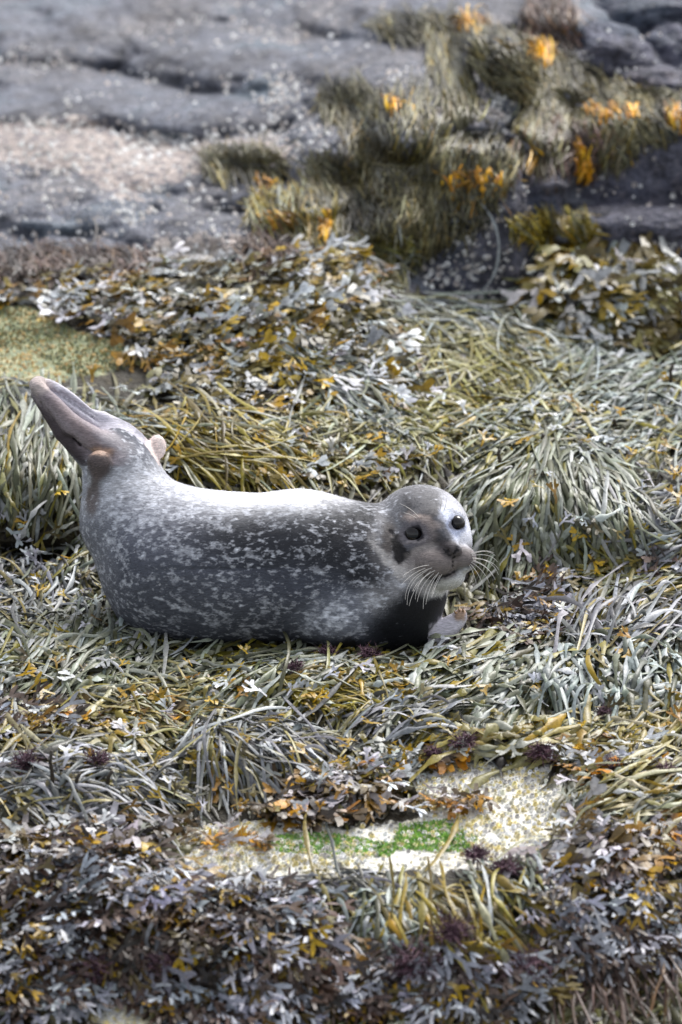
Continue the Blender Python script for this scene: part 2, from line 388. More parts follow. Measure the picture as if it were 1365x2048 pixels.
def body_field(P, carve=True):
    S = 0.95
    d = cone(P, L(745, 1150, 0), L(600, 1134, 0), 143, 150, S)
    d = smin(d, cone(P, L(600, 1134, 0), L(450, 1140, 10), 150, 150, S), 30)
    d = smin(d, cone(P, L(450, 1140, 10), L(350, 1124, 25), 150, 151, S), 30)
    d = smin(d, cone(P, L(350, 1124, 25), L(262, 1035, 40), 151, 97, S), 40)
    d = smin(d, cone(P, L(262, 1035, 40), L(240, 935, 50), 97, 70), 40)
    d = smin(d, cone(P, L(240, 935, 50), L(228, 893, 55), 70, 48), 25)
    # neck, chest and shoulder
    d = smin(d, ell(P, L(788, 1196, -18), (98, 112, 108)), 45)
    d = smin(d, ell(P, L(690, 1235, -70), (75, 60, 62)), 45)
    d = smin(d, cone(P, L(838, 1105, 0), L(760, 1165, 0), 84, 118), 30)
    # head
    hd = ell(P, L(843, 1068, 0), (100, 106, 100))
    hd = smin(hd, ell(P, L(871, 1086, -58), (74, 66, 72)), 22)
    hd = smin(hd, ell(P, L(806, 1112, -58), (52, 50, 46)), 26)                 # cheek
    hd = smin(hd, cone(P, L(868, 1050, -92), L(902, 1092, -128), 28, 15), 18)  # bridge of the nose
    hd = smin(hd, ell(P, L(873, 1124, -120), (40, 30, 31)), 9)                # whisker pads
    hd = smin(hd, ell(P, L(924, 1117, -102), (29, 31, 28)), 7)
    hd = smin(hd, ell(P, L(903, 1098, -134), (21, 13, 14)), 6)                 # nose
    hd = smin(hd, ell(P, L(893, 1150, -86), (38, 40, 28)), 12)                 # chin
    hd = smin(hd, ell(P, L(842, 1042, -92), (30, 16, 15), R(12)), 14)          # brows
    hd = smin(hd, ell(P, L(905, 1026, -62), (24, 16, 13), R(-20)), 14)
    d = smin(d, hd, 16)
    # hind flippers, held together and raised
    fl = cone(P, L(215, 893, 10), L(142, 848, 6), 26, 21)
    fl = smin(fl, cone(P, L(142, 848, 6), L(72, 770, 14), 21, 15), 6)
    lo = smin(cone(P, L(182, 925, 34), L(122, 862, 26), 22, 17), cone(P, L(122, 862, 26), L(68, 786, 26), 17, 10), 6)
    fl = smin(fl, lo, 3)
    web = smin(ell(P, L(226, 858, 48), (78, 13, 26), R(-28)), ell(P, L(140, 808, 40), (84, 12, 22), R(-40)), 8)
    web = smin(web, ell(P, L(203, 829, 52), (12, 8, 9)), 4); web = smin(web, ell(P, L(246, 852, 52), (13, 8, 9)), 4); web = smin(web, ell(P, L(110, 780, 40), (16, 8, 9), R(-35)), 4)
    fl = smin(fl, web, 3)
    for a_, b_ in (((100, 776), (225, 862)), ((118, 781), (248, 868)), ((90, 782), (178, 862)), ((84, 800), (160, 888))): fl = ssub(fl, cone(P, L(*a_, 22), L(*b_, 22), 3.0, 3.0, 6.0), 3)
    fl = smin(fl, ell(P, L(72, 763, 22), (18, 14, 13), R(30)), 6)
    d = smin(d, fl, 16)
    d = smin(d, cone(P, L(199, 924, -26), L(184, 990, -8), 25, 10), 4)          # curled outer toe
    d = smin(d, ell(P, L(311, 893, 60), (19, 16, 26), R(-8)), 6)
    d = smin(d, cone(P, L(172, 950, 20), L(170, 1010, 15), 9, 8), 5)
    # fore flipper beside the chest
    d = smin(d, ell(P, L(893, 1258, -30), (52, 13, 22), R(37)), 8)
    d = smin(d, ell(P, L(921, 1231, -34), (16, 10, 13), R(60)), 6)
    # flank fold and neck creases
    X, Y, Z = P
    d = d+3.2*np.exp(-((Z-(BZ-1136)-0.02*(X+100))/5)**2)*np.clip(1-((X+110)/190)**2, 0, 1)*(Y < 0)
    d = d+1.2*np.exp(-((X+.35*Z-(742-BX)-.35*(BZ-1040))/7)**2)*np.exp(-((Z-(BZ-1030))/60)**2)*(Y < 0)
    if carve:
        for c, r, n_ in EYES:
            d = ssub(d, ell(P, c, r, n_), 4)
        for (a, b, r) in GROOVES: d = ssub(d, cone(P, a, b, r, r*0.7), 3)
    return d
def front_y(px, py):
    ys = np.linspace(-230, 120, 1400); X = np.full_like(ys, px-BX); Z = np.full_like(ys, BZ-py)
    f = body_field((X, ys, Z), False); k = np.argmax(f < 0); return ys[k] if (f < 0).any() else 0.0
EYES, GROOVES, eye_c = [], [], []
for (ex, ey, rx, rz, rot, side) in ((828, 1067, 18, 12, R(12), 0.16), (914, 1046, 11.5, 12.5, R(12), 0.5)):
    y = front_y(ex, ey)
    EYES.append((L(ex, ey, y-2), (rx, 17, rz), rot)); eye_c.append((ex, ey, y))
def groove(pts, r, off=0.0):
    q = [L(a, b, front_y(a, b)+off) for a, b in pts]
    for a, b in zip(q[:-1], q[1:]): GROOVES.append((a, b, r))
groove([(886, 1093), (895, 1099), (901, 1107)], 4.2); groove([(914, 1094), (911, 1100), (910, 1107)], 3.8)
groove([(906, 1110), (906, 1138)], 3.2)
groove([(842, 1146), (862, 1154), (884, 1153), (905, 1140), (922, 1139), (938, 1130)], 3.4)
groove([(783, 1062), (785, 1068)], 4.5)

def axis(segs):
    out = [segs[0][0]]
    for a, b, s in segs:
        n = max(1, int(round((b-a)/s))); out += list(np.linspace(a, b, n+1)[1:])
    return np.array(out, np.float32)
ax_x = axis([(-530, 170, 3.6), (170, 405, 2.0)]); ax_y = axis([(-166, -40, 2.2), (-40, 190, 4.4)]); ax_z = axis([(-40, 80, 4.0), (80, 335, 2.1), (335, 560, 3.6)])
GXs, GYs, GZs = np.meshgrid(ax_x, ax_y, ax_z, indexing='ij')
FLD = body_field((GXs, GYs, GZs)).astype(np.float32); del GXs, GYs, GZs
def surface_nets(f, ax):
    ins = f < 0
    acc = None; s = ins.astype(np.int8)
    c = np.zeros(tuple(n-1 for n in f.shape), np.int8)
    for a in (0, 1):
        for b in (0, 1):
            for d in (0, 1): c += s[a:s.shape[0]-1+a, b:s.shape[1]-1+b, d:s.shape[2]-1+d]
    cells = np.argwhere((c > 0) & (c < 8)); idx = -np.ones(c.shape, np.int64); idx[tuple(cells.T)] = np.arange(len(cells))
    V = np.zeros((len(cells), 3)); cnt = np.zeros(len(cells))
    corners = [(a, b, d) for a in (0, 1) for b in (0, 1) for d in (0, 1)]
    for p in corners:
        for k in range(3):
            if p[k]: continue
            q = list(p); q[k] = 1
            i0 = cells+np.array(p); i1 = cells+np.array(q)
            f0 = f[tuple(i0.T)]; f1 = f[tuple(i1.T)]
            m = (f0 < 0) != (f1 < 0)
            t = np.where(m, f0/np.where(m, f0-f1, 1), 0)
            for a in range(3):
                c0 = ax[a][i0[:, a]]; c1 = ax[a][i1[:, a]]; V[:, a] += np.where(m, c0+t*(c1-c0), 0)
            cnt += m
    V /= cnt[:, None]
    F = []
    for k in range(3):
        u, v = (k+1) % 3, (k+2) % 3
        sl0 = [slice(None)]*3; sl1 = [slice(None)]*3; sl0[k] = slice(0, -1); sl1[k] = slice(1, None)
        ch = ins[tuple(sl0)] != ins[tuple(sl1)]
        e = np.argwhere(ch); ok = (e[:, u] > 0) & (e[:, v] > 0) & (e[:, u] < f.shape[u]-1) & (e[:, v] < f.shape[v]-1); e = e[ok]
        def cid(du, dv):
            q = e.copy(); q[:, u] -= du; q[:, v] -= dv; return idx[tuple(q.T)]
        quad = np.stack([cid(0, 0), cid(1, 0), cid(1, 1), cid(0, 1)], -1)
        fl = ins[tuple(e.T)]; quad[~fl] = quad[~fl][:, ::-1]; F.append(quad)
    return V, np.concatenate(F)
BVt, BFc = surface_nets(FLD, (ax_x, ax_y, ax_z)); del FLD
for it in range(2):                                           # light smoothing
    acc = np.zeros_like(BVt); cnt = np.zeros(len(BVt))
    for a, b in ((0, 1), (1, 2), (2, 3), (3, 0)):
        np.add.at(acc, BFc[:, a], BVt[BFc[:, b]]); np.add.at(acc, BFc[:, b], BVt[BFc[:, a]])
        cnt += np.bincount(BFc[:, a], minlength=len(BVt))+np.bincount(BFc[:, b], minlength=len(BVt))
    w = 0.55 if it % 2 == 0 else -0.45
    BVt = BVt+w*(acc/cnt[:, None]-BVt)
# ---- coat markings, some with light painted in: sequential soft patches in its side-on outline
vx = BVt[:, 0]+BX; vy = BZ-BVt[:, 2]; vd = BVt[:, 1]
jx = vx+5*fbm(vx/9, vy/9, vd/9, oct=2, seed=41)+7*fbm(vx/30, vy/30, vd/30, oct=2, seed=43); jy = vy+5*fbm(vx/9, vy/9, vd/9, oct=2, seed=47)+7*fbm(vx/30, vy/30, vd/30, oct=2, seed=49)
COAT = np.tile(lin((80, 83, 94)), (len(BVt), 1)); SPOT = np.full(len(BVt), 0.46)
def patch(cx, cy, rx, ry, rot, colr, a=1.0, soft=0.4, spot=None, only=None):
    global COAT, SPOT
    c, s = math.cos(rot), math.sin(rot); X = jx-cx; Y = jy-cy; X, Y = X*c+Y*s, -X*s+Y*c
    d = np.sqrt((X/rx)**2+(Y/ry)**2); w = np.clip((1+soft-d)/(2*soft), 0, 1); w = w*w*(3-2*w)*a
    if only is not None: w = w*only
    COAT = COAT*(1-w[:, None])+lin(colr)*w[:, None]
    if spot is not None: SPOT = SPOT*(1-w)+spot*w
fr = (vd < 10).astype(float); nearf = (vx < 300)*(vy < 930)
patch(460, 980, 330, 60, R(0), (246, 246, 250), .97, .7, .74)        # pale back, whitened further as painted top light
patch(690, 982, 95, 32, R(4), (230, 230, 236), .9, .8, .6)  # painted top light continued over the shoulders
patch(300, 1000, 130, 80, R(30), (122, 124, 132), .7, .6, .68)       # rump
patch(330, 1050, 130, 60, R(0), (120, 122, 134), .55, .7, .66)
patch(190, 1100, 40, 160, R(-8), (132, 134, 142), .6, .6, .5)
patch(560, 1080, 190, 60, R(3), (46, 47, 52), .92, .6, .43)          # dark saddle
patch(690, 1070, 70, 70, 0, (40, 41, 46), .92, .5, .42)
patch(350, 1200, 190, 70, 0, (92, 94, 102), .6, .6, .52)
patch(560, 1240, 190, 40, 0, (84, 86, 92), .6, .6, .56)
patch(735, 1130, 45, 60, R(-10), (46, 47, 52), .9, .6, .46)
patch(690, 1225, 85, 44, R(-14), (128, 131, 140), .8, .55, .70)      # mottled shoulder
patch(778, 1182, 52, 34, R(-28), (160, 159, 162), .85, .5, .66)
patch(560, 1300, 300, 26, 0, (30, 31, 35), .8, .6, .3)  # darker band along the underside
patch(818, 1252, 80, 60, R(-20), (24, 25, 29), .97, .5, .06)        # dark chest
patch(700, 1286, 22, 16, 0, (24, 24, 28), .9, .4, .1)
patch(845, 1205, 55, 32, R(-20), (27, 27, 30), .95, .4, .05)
patch(815, 1008, 68, 48, R(-25), (112, 112, 116), .88, .45, .45)        # head
patch(735, 1075, 42, 90, R(6), (42, 43, 48), .95, .5, .42)
patch(860, 990, 80, 34, R(15), (106, 105, 108), .8, .6, .35)
patch(775, 1035, 20, 40, R(20), (84, 84, 88), .7, .6, .4)
patch(860, 1025, 60, 36, 0, (92, 91, 94), .8, .5, .25)
patch(802, 1018, 22, 28, R(20), (52, 50, 52), .8, .5, .05)
patch(880, 1075, 60, 50, R(30), (54, 52, 54), .92, .45, .05, fr)       # dark face
patch(925, 1040, 38, 62, R(-18), (216, 217, 226), .95, .35, .05)      # pale far side of the face, with light from the right painted in
patch(900, 1046, 24, 34, R(-25), (190, 196, 214), .9, .25, .02)
patch(880, 1050, 17, 44, R(-32), (74, 72, 74), .9, .4, .02, fr)
patch(930, 990, 34, 50, R(-40), (176, 175, 180), .8, .6, .4)
patch(738, 1118, 22, 66, R(-24), (48, 49, 54), .92, .6, .42)
patch(776, 1098, 34, 50, R(-10), (104, 102, 104), .9, .55, .3)
patch(780, 1036, 24, 52, R(14), (126, 126, 130), .85, .5, .42)
patch(772, 1114, 8, 44, R(-34), (186, 182, 180), .9, .6, .2)
patch(757, 1085, 5, 22, R(-8), (140, 138, 138), .6, .6, .2)       # pale cheek crescent
patch(818, 1142, 38, 17, R(18), (186, 182, 180), .9, .5, .12)
patch(845, 1120, 40, 22, R(0), (150, 143, 140), .8, .6, .05)
patch(778, 1075, 12, 36, R(4), (70, 64, 62), .85, .5, .05)
patch(799, 1097, 15, 29, R(-8), (20, 18, 20), .97, .2, .0, fr)       # dark eye stripe
patch(812, 1107, 16, 9, R(-20), (22, 20, 22), .9, .3, .0, fr)
patch(846, 1099, 30, 13, R(-24), (160, 152, 148), .85, .5, .02, fr)
patch(842, 1042, 34, 13, R(10), (178, 163, 156), .88, .5, .02, fr)     # tan brow
patch(858, 1062, 16, 20, R(20), (140, 130, 128), .75, .6, .02, fr)
patch(829, 1067, 30, 23, R(10), (112, 107, 112), .88, .4, .0, fr)
patch(828, 1067, 18, 12, R(12), (40, 38, 44), .95, .2, .0, fr)       # lids
patch(832, 1080, 20, 3.4, R(-12), (150, 143, 144), .8, .5, .0, fr)
patch(914, 1047, 18, 19, 0, (126, 134, 158), .9, .3, .0, fr)
patch(914, 1046, 12.5, 13.5, 0, (60, 60, 72), .9, .2, .0, fr)
patch(878, 1127, 50, 30, R(-4), (126, 117, 114), .9, .4, .04, fr)     # muzzle
patch(930, 1116, 24, 28, 0, (124, 115, 112), .85, .5, .02, fr)
patch(901, 1096, 26, 17, R(14), (82, 76, 77), .9, .45, .0, fr)
for q0, q1 in zip([(842, 1146), (862, 1154), (884, 1153), (905, 1140), (922, 1139)], [(862, 1154), (884, 1153), (905, 1140), (922, 1139), (938, 1130)]):
    patch((q0[0]+q1[0])/2, (q0[1]+q1[1])/2+1, 14, 3.2, math.atan2(q1[1]-q0[1], q1[0]-q0[0]), (22, 19, 21), .95, .45, 0, fr)
patch(893, 1172, 44, 15, R(-18), (214, 212, 210), .95, .4, .0, fr)   # chin
patch(845, 1168, 26, 16, R(20), (186, 182, 180), .8, .5, .1, fr)
patch(930, 1150, 18, 14, R(-40), (225, 225, 228), .8, .5, .0)
for (a, b, r) in ((887, 1095, 3.6), (893, 1099, 3.8), (899, 1105, 3.6), (914, 1095, 3.2), (911, 1100, 3.2), (910, 1105, 3), (906, 1112, 3), (906, 1122, 2.6), (906, 1131, 2.6)): patch(a, b, r, r, 0, (22, 20, 22), .9, .4, 0, fr)
patch(150, 850, 120, 46, R(39), (152, 140, 144), .95, .3, .05, nearf) # hind flippers
patch(120, 868, 95, 13, R(48), (68, 59, 62), .9, .4, .0, nearf)
patch(190, 832, 150, 30, R(35), (200, 196, 206), .95, .25, .05, nearf*(vd > 24)*(vy-770 < .78*(vx-72)))
patch(150, 845, 80, 10, R(40), (132, 118, 118), .7, .5, 0, nearf*(vd < 24))
patch(74, 764, 24, 20, 0, (206, 190, 184), .85, .5, .0)
patch(230, 885, 40, 16, R(30), (168, 164, 168), .6, .6, .3, nearf)
patch(199, 925, 27, 36, R(10), (92, 82, 80), .95, .3, .05, (vd < 0)*1.0)
patch(199, 902, 27, 8, 0, (178, 150, 132), .85, .5, .0, (vd < 0)*1.0)
patch(186, 985, 14, 40, R(10), (104, 92, 88), .8, .4, .1, (vd < 4)*1.0)
patch(313, 893, 24, 32, 0, (232, 216, 210), .95, .25, .0, (vd > 20)*1.0)
patch(893, 1258, 56, 27, R(-37), (216, 211, 222), .98, .2, .02, (vx > 858)*1.0*(vy > 1215))
patch(923, 1226, 15, 10, R(-50), (170, 138, 112), .9, .4, .0, (vx > 900)*1.0)
COAT = np.clip(COAT, 0, 1)
SEAL = P3(BX, BZ, 0.035)
cp_, sp_ = math.cos(PITCH), math.sin(PITCH)
SK = MPP*(DIST+0.035)/DIST
def seal_local(V):                                             # picture-aligned frame -> metres, tipped level with the ground
    V = np.asarray(V, float)*SK
    return np.stack([V[..., 0], V[..., 1]*cp_+V[..., 2]*sp_, -V[..., 1]*sp_+V[..., 2]*cp_], -1)
seal = empty('seal', SEAL)
tag(seal, 'grey spotted harbour seal lying on the seaweed with hind flippers raised', 'seal')
cv = np.concatenate([COAT], 1)
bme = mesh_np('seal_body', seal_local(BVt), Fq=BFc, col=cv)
a = bme.attributes.new('Spot', 'FLOAT', 'POINT'); a.data.foreach_set('value', SPOT.astype(np.float32))
def seal_mat():
    m, nt, b = new_mat('seal_coat')
    at = N(nt, 'ShaderNodeVertexColor', layer_name='Col'); sp = N(nt, 'ShaderNodeAttribute', attribute_name='Spot')
    tc = N(nt, 'ShaderNodeTexCoord'); mp = N(nt, 'ShaderNodeMapping'); mp.inputs['Scale'].default_value = (0.62, 1.0, 1.05)
    mp.inputs['Rotation'].default_value = (0, R(-20), 0)
    nt.links.new(tc.outputs['Object'], mp.inputs[0])
    n1 = noise(nt, mp.outputs[0], 84, 2, 0.55); n2 = noise(nt, mp.outputs[0], 22, 3, 0.5)
    n1 = maths(nt, 'MAXIMUM', n1, maths(nt, 'SUBTRACT', noise(nt, mp.outputs[0], 40, 3, 0.7), 0.03))
    v = maths(nt, 'ADD', n1, maths(nt, 'MULTIPLY', maths(nt, 'SUBTRACT', n2, 0.5), 0.35))
    v = maths(nt, 'ADD', v, maths(nt, 'MULTIPLY', maths(nt, 'SUBTRACT', sp.outputs['Fac'], 0.5), 0.38))
    f = ramp(nt, v, [(0.53, 0.0), (0.64, 0.45), (0.78, 0.95)])
    spk = maths(nt, 'MULTIPLY', f, ramp(nt, sp.outputs['Fac'], [(0.0, 0.0), (0.25, 1.0)]))
    c = mixc(nt, spk, at.outputs[0], lin((222, 224, 232)))
    fur = noise(nt, mp.outputs[0], 420, 2, 0.6)
    mp2 = N(nt, 'ShaderNodeMapping'); mp2.inputs['Scale'].default_value = (0.25, 1.0, 1.4); mp2.inputs['Rotation'].default_value = (0, R(-8), 0)
    nt.links.new(tc.outputs['Object'], mp2.inputs[0]); fur2 = noise(nt, mp2.outputs[0], 230, 4, 0.75)
    c = mixc(nt, 1.0, c, ramp(nt, fur2, [(0.3, 0.62), (0.5, 1.05), (0.7, 1.5)]), 'MULTIPLY')
    nt.links.new(c, b.inputs['Base Color']); b.inputs['Roughness'].default_value = 0.55; b.inputs['Specular IOR Level'].default_value = 0.2
    b.inputs['Sheen Weight'].default_value = 0.03; b.inputs['Sheen Roughness'].default_value = 0.4
    bump(nt, b, fur2, 0.3, 0.004); return m
M_COAT = seal_mat(); add('body', bme, M_COAT, seal)
def fur():                                                     # short lying hairs, brushed towards the tail
    g = np.random.default_rng(8); n = 70000
    q = BVt[BFc]; e1 = q[:, 1]-q[:, 0]; e2 = q[:, 3]-q[:, 0]; nr = np.cross(e1, e2); ar = np.linalg.norm(nr, axis=1); nr /= ar[:, None]+1e-9
    f = g.choice(len(BFc), n, p=ar/ar.sum()); a, b = g.random((n, 1)), g.random((n, 1)); P = q[f, 0]+a*e1[f]+b*e2[f]; nn = nr[f]
    px, py = P[:, 0]+BX, BZ-P[:, 2]
    ok = (np.hypot(px-828, (py-1067)*1.2) > 21) & (np.hypot(px-914, py-1046) > 17) & ~((px > 852) & (py > 1082) & (py < 1165) & (P[:, 1] < -70)) & ~((px < 300) & (py < 905)) & ~((px > 862) & (py > 1205))
    P, nn, f = P[ok], nn[ok], f[ok]; n = len(P); px, py = px[ok], py[ok]
    hd = np.clip((px-720)/60, 0, 1)[:, None]
    d = np.array([-1.0, 0.15, -0.22])*(1-hd)+np.stack([px-890, np.full(n, 60.0), -(py-1095)], -1)/90*hd
    d += g.standard_normal((n, 3))*0.28; d -= nn*(d*nn).sum(1, keepdims=True); d /= np.linalg.norm(d, axis=1, keepdims=True); d = d+nn*(0.18+0.2*g.random((n, 1)))
    s = np.cross(d, nn); s /= np.linalg.norm(s, axis=1, keepdims=True)+1e-9
    l = (4.0+5.0*g.random((n, 1)))*(1-.35*hd); w = 0.55
    V = np.stack([P-s*w, P+s*w, P+d*l], 1); vi = BFc[f, 0]
    me = mesh_np('fur', seal_local(V), Ft=np.arange(3*n).reshape(-1, 3), col=np.repeat(COAT[vi]*(0.9+0.6*g.random((n, 1))), 3, 0))
    at = me.attributes.new('Spot', 'FLOAT', 'POINT'); at.data.foreach_set('value', np.repeat(SPOT[vi], 3).astype(np.float32))
    tag(add('fur', me, M_COAT, seal), kind='stuff')
fur()
em, ent, eb = new_mat('seal_eye'); eb.inputs['Roughness'].default_value = 0.03; eb.inputs['Specular IOR Level'].default_value = 0.5
er = ramp(ent, noise(ent, world_pos(ent), 120), [(0.4, (0.004, 0.004, 0.006)), (0.7, (0.02, 0.014, 0.012))]); ent.links.new(er, eb.inputs['Base Color'])
def uv_ball(nu=20, nv=14):
    V, F = [], []
    for i in range(nv+1):
        for j in range(nu):
            t = math.pi*i/nv; p = 2*math.pi*j/nu; V.append((math.sin(t)*math.cos(p), math.sin(t)*math.sin(p), math.cos(t)))
    for i in range(nv):
        for j in range(nu): F.append((i*nu+j, (i+1)*nu+j, (i+1)*nu+(j+1) % nu, i*nu+(j+1) % nu))
    return np.array(V), np.array(F)
bV, bF = uv_ball()
for k, (ex, ey, y) in enumerate(eye_c):
    c = L(ex+(0 if k == 0 else 0), ey, y+(19.6 if k == 0 else 15.8))
    add('eye', mesh_np('eye', seal_local(bV*(21 if k == 0 else 17)+c), Fq=bF), em, seal)
wm_, wnt, wb = new_mat('whisker'); wb.inputs['Base Color'].default_value = (0.75, 0.72, 0.68, 1); wb.inputs['Roughness'].default_value = 0.4
def tube(pts, r0, r1, sides=5):
    pts = np.asarray(pts, float); n = len(pts); T = np.gradient(pts, axis=0); T /= np.linalg.norm(T, axis=1, keepdims=True)
    A = np.cross(T, np.array([0.31, 0.9, 0.2])); A /= np.linalg.norm(A, axis=1, keepdims=True); B = np.cross(T, A)
    r = np.linspace(r0, r1, n)[:, None]; an = np.arange(sides)*2*math.pi/sides
    V = np.concatenate([(pts[i]+r[i]*(np.cos(an)[:, None]*A[i]+np.sin(an)[:, None]*B[i])) for i in range(n)])
    F = [(i*sides+j, i*sides+(j+1) % sides, (i+1)*sides+(j+1) % sides, (i+1)*sides+j) for i in range(n-1) for j in range(sides)]
    return V, np.array(F)
def whisker(p0, p1, bend, out=-40, r=0.62):
    y0 = front_y(*p0)+2; t = np.linspace(0, 1, 9)[:, None]
    a = L(p0[0], p0[1], y0); b = L(p1[0], p1[1], y0+out)
    m = (a+b)/2+np.array([bend[0], 0, -bend[1]])
    pts = (1-t)**2*a+2*t*(1-t)*m+t**2*b
    V, F = tube(pts, r, 0.25); add('whisker', mesh_np('whisker', seal_local(V), Fq=F), wm_, seal)
for p0, p1, bd in [((852, 1134), (803, 1168), (-8, -6)), ((856, 1138), (814, 1207), (-22, -12)), ((862, 1140), (818, 1209), (-14, -6)), ((866, 1133), (810, 1196), (-26, -16)),
                   ((868, 1144), (834, 1201), (-12, -4)), ((874, 1146), (846, 1215), (-16, -6)), ((878, 1142), (851, 1206), (-8, -4)), ((880, 1148), (863, 1192), (-8, 2)),
                   ((860, 1128), (806, 1150), (-8, -8)), ((872, 1138), (830, 1196), (-18, -14)), ((884, 1146), (866, 1186), (-6, 2)), ((858, 1146), (825, 1180), (-8, -4))]:
    whisker(p0, p1, bd)
for p0, p1, bd in [((940, 1106), (987, 1104), (6, -10)), ((942, 1110), (994, 1122), (12, -14)), ((943, 1114), (996, 1148), (16, -16)), ((944, 1118), (990, 1158), (10, -10)),
                   ((941, 1122), (978, 1164), (8, -6)), ((940, 1126), (966, 1172), (6, -4)), ((942, 1108), (990, 1110), (8, -16)), ((938, 1128), (952, 1166), (4, 0)),
                   ((944, 1116), (997, 1138), (14, -12)), ((942, 1120), (985, 1150), (10, -8))]:
    whisker(p0, p1, bd, out=-6)
for p0, p1, bd in [((836, 1031), (800, 1006), (4, -4)), ((834, 1036), (808, 1024), (2, -3)), ((881, 1017), (882, 986), (3, 0)), ((888, 1020), (893, 996), (3, 0)), ((838, 1034), (812, 1012), (4, -2))]:
    whisker(p0, p1, bd, out=-18, r=0.7)
clm = make_plain('claw_horn', lin((150, 120, 92)), 0.4)
for (a, b) in [((914, 1226), (909, 1219)), ((921, 1222), (918, 1213)), ((928, 1222), (928, 1213))]:
    V, F = tube([L(a[0], a[1], -40), L((a[0]+b[0])/2-1, (a[1]+b[1])/2, -45), L(b[0], b[1], -46)], 2.6, 0.6, 6)
    add('claw', mesh_np('claw', seal_local(V), Fq=F), clm, seal)
# ------------------------------------------------------------------ seaweed
PAL = {  # frond colours (sRGB) with weights; palest tones include painted sky sheen
 'grey':   [((146, 150, 130), 4), ((176, 180, 168), 4), ((118, 122, 96), 3), ((84, 86, 62), 3), ((198, 202, 198), 2), ((150, 140, 70), 1)],
 'pale':   [((178, 186, 182), 4), ((202, 208, 208), 3), ((140, 148, 134), 3), ((104, 106, 82), 3), ((162, 152, 86), 1)],
 'olive':  [((148, 142, 78), 4), ((122, 116, 60), 3), ((170, 166, 118), 3), ((182, 184, 162), 3), ((90, 84, 42), 2), ((172, 148, 44), 1)],
 'gold':   [((160, 142, 62), 4), ((134, 116, 44), 3), ((180, 166, 100), 3), ((100, 88, 38), 3), ((180, 178, 150), 2), ((186, 156, 40), 1)],
 'tan':    [((182, 172, 124), 4), ((164, 150, 92), 3), ((198, 192, 162), 3), ((132, 120, 68), 3), ((174, 144, 48), 1), ((170, 172, 160), 2)],
 'slate':  [((124, 126, 126), 3), ((164, 166, 170), 4), ((192, 194, 198), 3), ((78, 77, 68), 3), ((136, 128, 92), 2)],
 'hang':   [((128, 120, 80), 4), ((108, 100, 60), 4), ((152, 146, 108), 3), ((80, 73, 42), 3), ((146, 122, 52), 1)],
 'orange': [((206, 156, 44), 4), ((188, 134, 32), 3), ((220, 178, 80), 2), ((146, 112, 50), 2)],
 'brown':  [((112, 92, 84), 4), ((92, 74, 66), 3), ((142, 124, 114), 2), ((120, 92, 64), 2), ((70, 58, 52), 2)],
 'dark':   [((62, 57, 38), 4), ((84, 80, 54), 3), ((108, 105, 82), 2), ((40, 36, 24), 3)],
 'fsilver':[((204, 207, 212), 7), ((226, 229, 232), 6), ((166, 168, 160), 3), ((108, 100, 58), 4), ((74, 66, 36), 4), ((132, 118, 52), 3)],
 'fmix':   [((190, 193, 194), 3), ((216, 219, 220), 2), ((130, 124, 82), 3), ((112, 98, 48), 3), ((84, 72, 38), 2), ((146, 126, 46), 2)],
 'fbrown': [((184, 178, 178), 4), ((212, 208, 212), 4), ((112, 96, 66), 3), ((86, 70, 46), 3), ((140, 108, 42), 2), ((64, 54, 44), 2)],
 'fgold':  [((192, 160, 26), 4), ((170, 138, 22), 4), ((150, 114, 36), 2), ((150, 140, 110), 1)],
 'fviolet':[((176, 178, 188), 5), ((206, 208, 216), 4), ((112, 98, 90), 4), ((78, 62, 54), 4), ((110, 94, 52), 2), ((58, 51, 46), 2)],
}
def pick(pal, n, g):
    c = np.array([lin(x[0]) for x in PAL[pal]]); w = np.array([x[1] for x in PAL[pal]], float); w /= w.sum()
    out = c[g.choice(len(c), n, p=w)]*(0.7+0.6*g.random((n, 1)))*(1+0.025*g.standard_normal((n, 3)))
    lum = out.mean(1, keepdims=True); out = lum+(out-lum)*(0.85 if pal == 'hang' else 1.22)
    return np.clip(out*(0.8 if pal[0] == 'f' else 0.8 if pal == 'orange' else 0.6), 0.008, 0.9)
KP = 11
